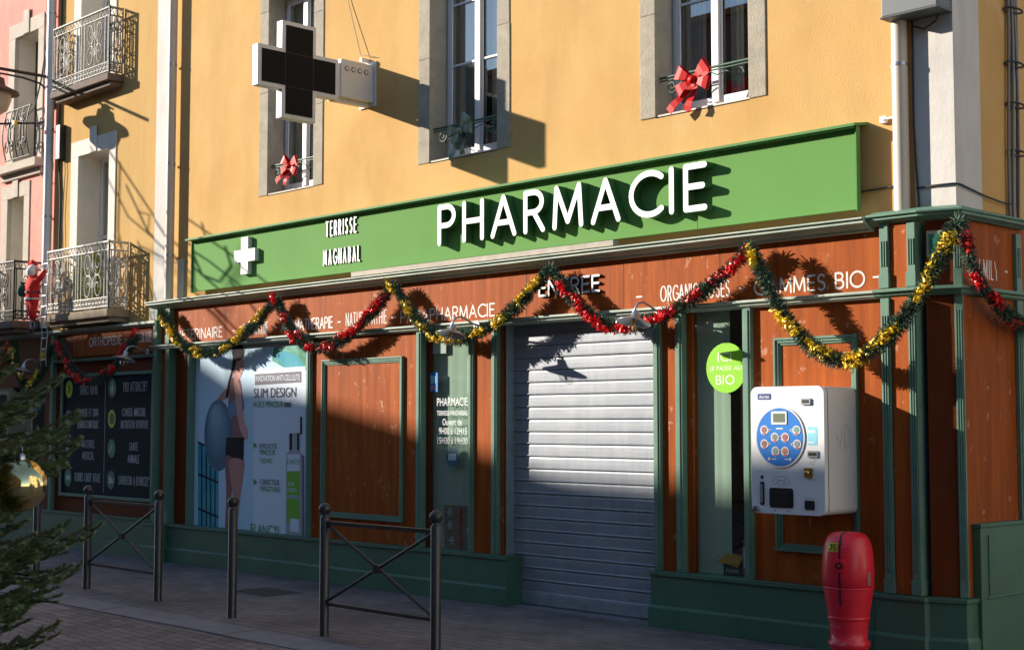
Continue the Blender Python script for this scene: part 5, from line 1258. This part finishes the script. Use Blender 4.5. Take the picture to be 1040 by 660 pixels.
me.from_pydata([Vector(s[0])+Vector((bx, by, bz))-ORG[CF.name_full] for s in SK], ED, [])
me.materials.append(M['redplush'])
bo = bpy.data.objects.new('suit', me); COL.objects.link(bo); bo.parent = CF
sk = bo.modifiers.new('skin', 'SKIN')
for i, s_ in enumerate(SK): me.skin_vertices[0].data[i].radius = (s_[1], s_[1])
me.skin_vertices[0].data[0].use_root = True
ss = bo.modifiers.new('sub', 'SUBSURF'); ss.levels = 1; ss.render_levels = 2
def part(nm, m, fn): p = MB(); fn(p); return p.build(nm, M[m], CF)
O_ = Vector((bx, by, bz))
part('head', 'skin', lambda p: p.ball(tuple(O_+Vector((.0, .01, .755))), .062, 0, 14))
part('beard', 'beard', lambda p: (p.ball(tuple(O_+Vector((.02, -.035, .735))), .062, 0, 12, sz=1.1), p.ball(tuple(O_+Vector((.03, -.02, .80))), .03, 0, 10)))
part('cap', 'redplush', lambda p: (p.lathe([(.062, .0), (.06, .03), (.04, .07), (.02, .09)], tuple(O_+Vector((-.01, .01, .79))), 14), p.tube([tuple(O_+Vector(q)) for q in ((-.01, .01, .87), (-.05, -.02, .85), (-.085, -.03, .78))], [.03, .024, .014], 8)))
part('trim', 'beard', lambda p: (p.lathe([(.098, 0), (.105, .015), (.098, .035)], tuple(O_+Vector((0, 0, .36))), 16), p.lathe([(.064, 0), (.07, .012), (.062, .026)], tuple(O_+Vector((-.01, .01, .785))), 14),
                                 p.ball(tuple(O_+Vector((-.09, -.03, .76))), .024, 0, 8), p.lathe([(.046, 0), (.046, .03)], tuple(O_+Vector((-.06, .045, .08))), 12), p.lathe([(.046, 0), (.046, .03)], tuple(O_+Vector((.06, .03, .10))), 12)))
part('belt', 'black', lambda p: p.lathe([(.103, 0), (.103, .025)], tuple(O_+Vector((0, 0, .45))), 16))
part('boots', 'black', lambda p: (p.tube([tuple(O_+Vector(q)) for q in ((-.06, .05, .09), (-.06, .05, -.01), (-.06, .0, -.04))], [.036, .034, .03], 8), p.tube([tuple(O_+Vector(q)) for q in ((.06, .04, .10), (.06, .04, .0), (.06, -.01, -.03))], [.036, .034, .03], 8)))
part('sack', 'sack', lambda p: (p.ball(tuple(O_+Vector((-.12, -.08, .49))), .075, 0, 12, sz=1.15), p.lathe([(.02, 0), (.035, .03)], tuple(O_+Vector((-.12, -.08, .57))), 10)))
def ladder(p):
    for dx in (-.05, .10): p.tube([tuple(O_+Vector((dx+.01*sin(i), .16+.01*sin(i*2), .9-.14*i))) for i in range(11)], .008, 5)
    for i in range(10): p.tube([tuple(O_+Vector((-.05, .16, .85-.14*i))), tuple(O_+Vector((.10, .16, .85-.14*i)))], .009, 5)
    for dx in (-.05,): pass
part('rope_ladder', 'lampmetal', ladder)

# ================================================================== SPRUCE TREE
rs = random.Random(11)
TX, TY = -6.08, 1.72
SPR = thing('spruce_tree', 'dark green spruce with drooping needle branches filling the lower left edge', 'tree', (TX, TY, 0))
p = MB(); p.tube([(TX, TY, 0), (TX+.01, TY, 1.5), (TX, TY, 2.7), (TX, TY, 3.95)], [.07, .055, .03, .008], 10); p.build('trunk', M['bark'], SPR)
br = MB(); NV = []; NF = []
def needles(a, b, dens, L0, rad0):
    d = (b-a); L = d.length
    if L < 1e-4: return
    d.normalize(); k = int(L*dens)
    u = d.cross(Vector((0, 0, 1)));
    if u.length < .1: u = Vector((1, 0, 0))
    u.normalize(); w_ = u.cross(d)
    for i in range(k):
        c = a.lerp(b, rs.random()); q = rs.uniform(-.35, pi+.35) if rs.random() < .8 else rs.random()*2*pi
        n_ = (u*cos(q)+w_*sin(q)*.75).normalized(); ln = L0*rs.uniform(.75, 1.15)
        tip = c+(n_*.80+d*.60)*ln; sd = d.cross(n_).normalized()*.0026; o = len(NV)
        NV.extend([c-sd*1.3, c+sd*1.3, tip]); NF.append((o, o+1, o+2))
tips = []
z = .22
while z < 3.8:
    Rm = 1.24-.05*abs(z-1.0) if z < 1.55 else (1.2-1.4*(z-1.55) if z < 1.8 else .84*max(0, (4.0-z)/2.2)**.8)
    nb = 11 if z < 2.4 else 7
    a_off = rs.random()*6.28
    for k in range(nb):
        ang = a_off+2*pi*k/nb+rs.uniform(-.2, .2); Rb = Rm*rs.uniform(.84, 1.10); zz = z+rs.uniform(-.06, .06)
        # only the half that can be seen or reflected needs every twig
        facing = cos(ang-radians(60)) > -.55
        dirh = Vector((cos(ang), sin(ang), 0)); pts = []; N = 8
        for i in range(N+1):
            u = i/N; pts.append(Vector((TX, TY, zz))+dirh*Rb*u+Vector((0, 0, -.10*sin(u*pi*.9)*Rb + .22*u*u*Rb*(.4+z/4))))
        br.tube(pts, [.014*(1-.8*i/N)+.0015 for i in range(N+1)], 5)
        for i in range(1, N): needles(pts[i], pts[i+1], 800 if facing else 200, .021, .01)
        nt_ = int(Rb*19) if facing else int(Rb*6)
        for j in range(nt_):
            u = .18+.80*(j+rs.random())/nt_; sd = 1 if j % 2 else -1
            f_ = u*N; i = min(int(f_), N-1); b0 = pts[i].lerp(pts[i+1], f_-i)
            side_ = Vector((-sin(ang), cos(ang), 0))*sd
            ln = (1-u)*Rb*.62+.07; ln *= rs.uniform(.75, 1.1); ln = min(ln, .42)
            dr = (dirh*.85+side_*.75+Vector((0, 0, rs.uniform(-.12, .22)))).normalized()
            mid = b0+dr*ln*.55+Vector((0, 0, -.012)); end = b0+dr*ln+Vector((0, 0, .02))
            br.tube([b0, mid, end], [.0035, .0025, .0012], 4)
            dn = 1000 if facing else 200
            needles(b0, mid, dn, .024, .01); needles(mid, end, dn, .022, .01)
            if ln > .2 and facing:
                for s2 in (-1, 1):
                    m2 = b0+dr*ln*rs.uniform(.3, .6); e2 = m2+(dr*.8+dr.cross(Vector((0, 0, 1)))*s2*.7).normalized()*ln*.4
                    br.tube([m2, e2], [.002, .001], 3); needles(m2, e2, dn, .021, .01)
    z += .125 if z < 2.7 else .26
br.build('branches', M['twig'], SPR)
link_mesh('needles', NV, NF, M['spruce'], SPR)
t = thing('tree_bauble', 'large shiny gold bauble hanging in the spruce branches', 'bauble', (-5.40, 2.50, 1.36), None)
bc = (-5.385, 2.515, 1.36)
p = MB(); p.ball(bc, .103, 0, 40); p.build('ball', mat('mirror_gold', (.86, .66, .30), .05, metal=1.0), t)
p = MB(); p.lathe([(.018, 0), (.018, .02), (.012, .024)], (bc[0], bc[1], bc[2]+.100), 12); p.tube([(bc[0]+.014*cos(a), bc[1], bc[2]+.137+.014*sin(a)) for a in [i*.7 for i in range(9)]], .0022, 5, closed=True)
p.build('hanger', M['chrome'], t)

# ================================================================== ACROSS THE STREET (behind the camera, casts the shade)
def opposite(name, label, prof, x0, x1, m, ys=-4.0, wins=True, seed=0):
    t = thing(name, label, 'building', ((x0+x1)/2, ys-4, 0))
    p = MB(); p.prism([(x0, 0)]+prof+[(x1, 0)], ys-9, ys); p.build('wall', M[m], t)
    p = MB()
    for i in range(len(prof)-1):
        (a, za), (b, zb) = prof[i], prof[i+1]
        p.hull([(a, ys+.12, za), (b, ys+.12, zb), (b, ys+.12, zb+.12), (a, ys+.12, za+.12)], (0, -9.3, 0))
    p.build('roof', M['tile'], t)
    x = x0+1.4
    while x < x1-1.8 and wins:
        for z in (1.0, 4.0, 7.0):
            if z+1.7 > min(q[1] for q in prof): continue
            p = MB(); p.box(x, x+1.1, ys, ys+.05, z, z+1.7); w_ = p.build('window', M['cream'], t)
            p = MB(); p.box(x+.1, x+1.0, ys+.05, ys+.06, z+.1, z+1.6); p.build('pane', M['p_black'], w_)
        x += 2.9
    return t
opposite('terrace_house', 'long brown rendered street house opposite the pharmacy', [(-38.2, 10.75), (-35.2, 10.45), (-31.5, 9.72), (-29.0, 9.60), (12, 9.60)], -38.2, 12, 'opp2')
opposite('tall_house', 'taller pale street house further along, opposite the pink house', [(-62, 11.55), (-38.25, 11.30)], -62, -38.25, 'opp1')
t = thing('corner_house', 'pale house across the side street, facing the shop corner', 'building', (6, 14, 0))
p = MB(); p.box(3.5, 11, 6.5, 26, 0, 9.5); p.build('wall', mat('pale_street_render_b', (.62, .56, .47), .9, var=.15, vscale=1), t)
p = MB(); p.box(3.3, 11.2, 6.3, 26.2, 9.505, 9.7); p.build('roof', M['tile'], t)
for yy_ in (8.2, 11.4, 14.6, 17.8):
    for z in (1.0, 4.0, 7.0):
        p = MB(); p.box(3.45, 3.5, yy_, yy_+1.1, z, z+1.6); w_ = p.build('window', M['cream'], t)
        p = MB(); p.box(3.44, 3.4495, yy_+.1, yy_+1.0, z+.1, z+1.5); p.build('pane', M['p_black'], w_)
# bare plane tree in the street, out of frame
rt_ = random.Random(21)
BT = thing('bare_tree', 'leafless street tree with thin twigs, opposite the pharmacy', 'tree', (-30.2, -1.0, 0))
tr = MB(); trunk = MB(); trunk.tube([(-30.2, -1, 0), (-30.1, -1, 2.0), (-30.2, -1, 3.8)], [.2, .16, .12], 10); trunk.build('trunk', M['bark'], BT)
def grow(a, d, L, r, lv):
    pts = [a]; dd = d.copy()
    for i in range(4):
        dd = (dd+Vector((rt_.gauss(0, .14), rt_.gauss(0, .14), rt_.gauss(.03, .10)))).normalized(); pts.append(pts[-1]+dd*L/4)
    tr.tube(pts, [r*(1-.5*i/4) for i in range(5)], 5 if lv < 2 else 4)
    if lv >= 4: return
    for k in range(rt_.randint(2, 4) if lv else 6):
        i = rt_.randint(1, 4); nd = (dd+Vector((rt_.gauss(0, .6), rt_.gauss(0, .6), rt_.gauss(.15, .4)))).normalized()
        grow(pts[i], nd, L*rt_.uniform(.5, .75), r*.62, lv+1)
for k in range(5):
    a = k*1.26; grow(Vector((-30.2, -1, 2.9+.25*k)), Vector((.8*cos(a), .5*sin(a), .85)).normalized(), 2.9, .11, 0)
tr.build('crown', M['bark'], BT)
# festoon: star outline hung on wires across the street, out of frame; extra wires added for shadows
t = thing('street_star', 'wire star outline hung on cables across the street, with extra wires added for shadows', 'decoration', (-23.0, 4.7, 7.2))
k_ = 1.6; off = Vector((-2.56*k_, -1.45*k_, .98*k_))
def sh_(x, y): q = P(x, y, WY); return Vector((q[0], WY, q[1]))+off
p = MB()
p.tube([sh_(122, 165), sh_(120, 235), sh_(134, 296), sh_(142, 250), sh_(185, 270), sh_(150, 235), sh_(128, 188)], .014, 5)
p.tube([sh_(118, 240), sh_(128, 262), sh_(142, 262), sh_(158, 310), sh_(140, 245), sh_(172, 340), sh_(182, 352), sh_(190, 410), sh_(200, 352)], .011, 5)
p.tube([sh_(140, 215), sh_(152, 218), sh_(150, 238)], .010, 5)
zz_ = [sh_(140+i*5.5, 262+i*16+(10 if i % 2 else -8)) for i in range(9)]
p.tube(zz_, .011, 5)
p.tube([sh_(134, 262), sh_(196, 415)], .012, 5)
p.build('outline', M['iron'], t)
p = MB()
p.tube([sh_(100, 135), sh_(140, 195), sh_(170, 240), sh_(240, 300)], .014, 5); p.tube([sh_(96, 150), sh_(130, 220), sh_(175, 258), sh_(260, 345)], .012, 5)
for a_, b_ in (((190, 222), (300, 302)), ((186, 244), (262, 296)), ((196, 296), (258, 352)), ((270, 300), (330, 350)), ((250, 290), (292, 352)), ((205, 226), (214, 300))): p.tube([sh_(*a_), sh_((a_[0]+b_[0])/2+4, (a_[1]+b_[1])/2), sh_(*b_)], .013, 5)  # these and the arc below: unseen wires added to cast twig shadows
p.tube([sh_(212, 262), sh_(222, 285), sh_(240, 292), sh_(252, 276), sh_(246, 256)], .016, 5)
p.build('wire', M['iron'], t)
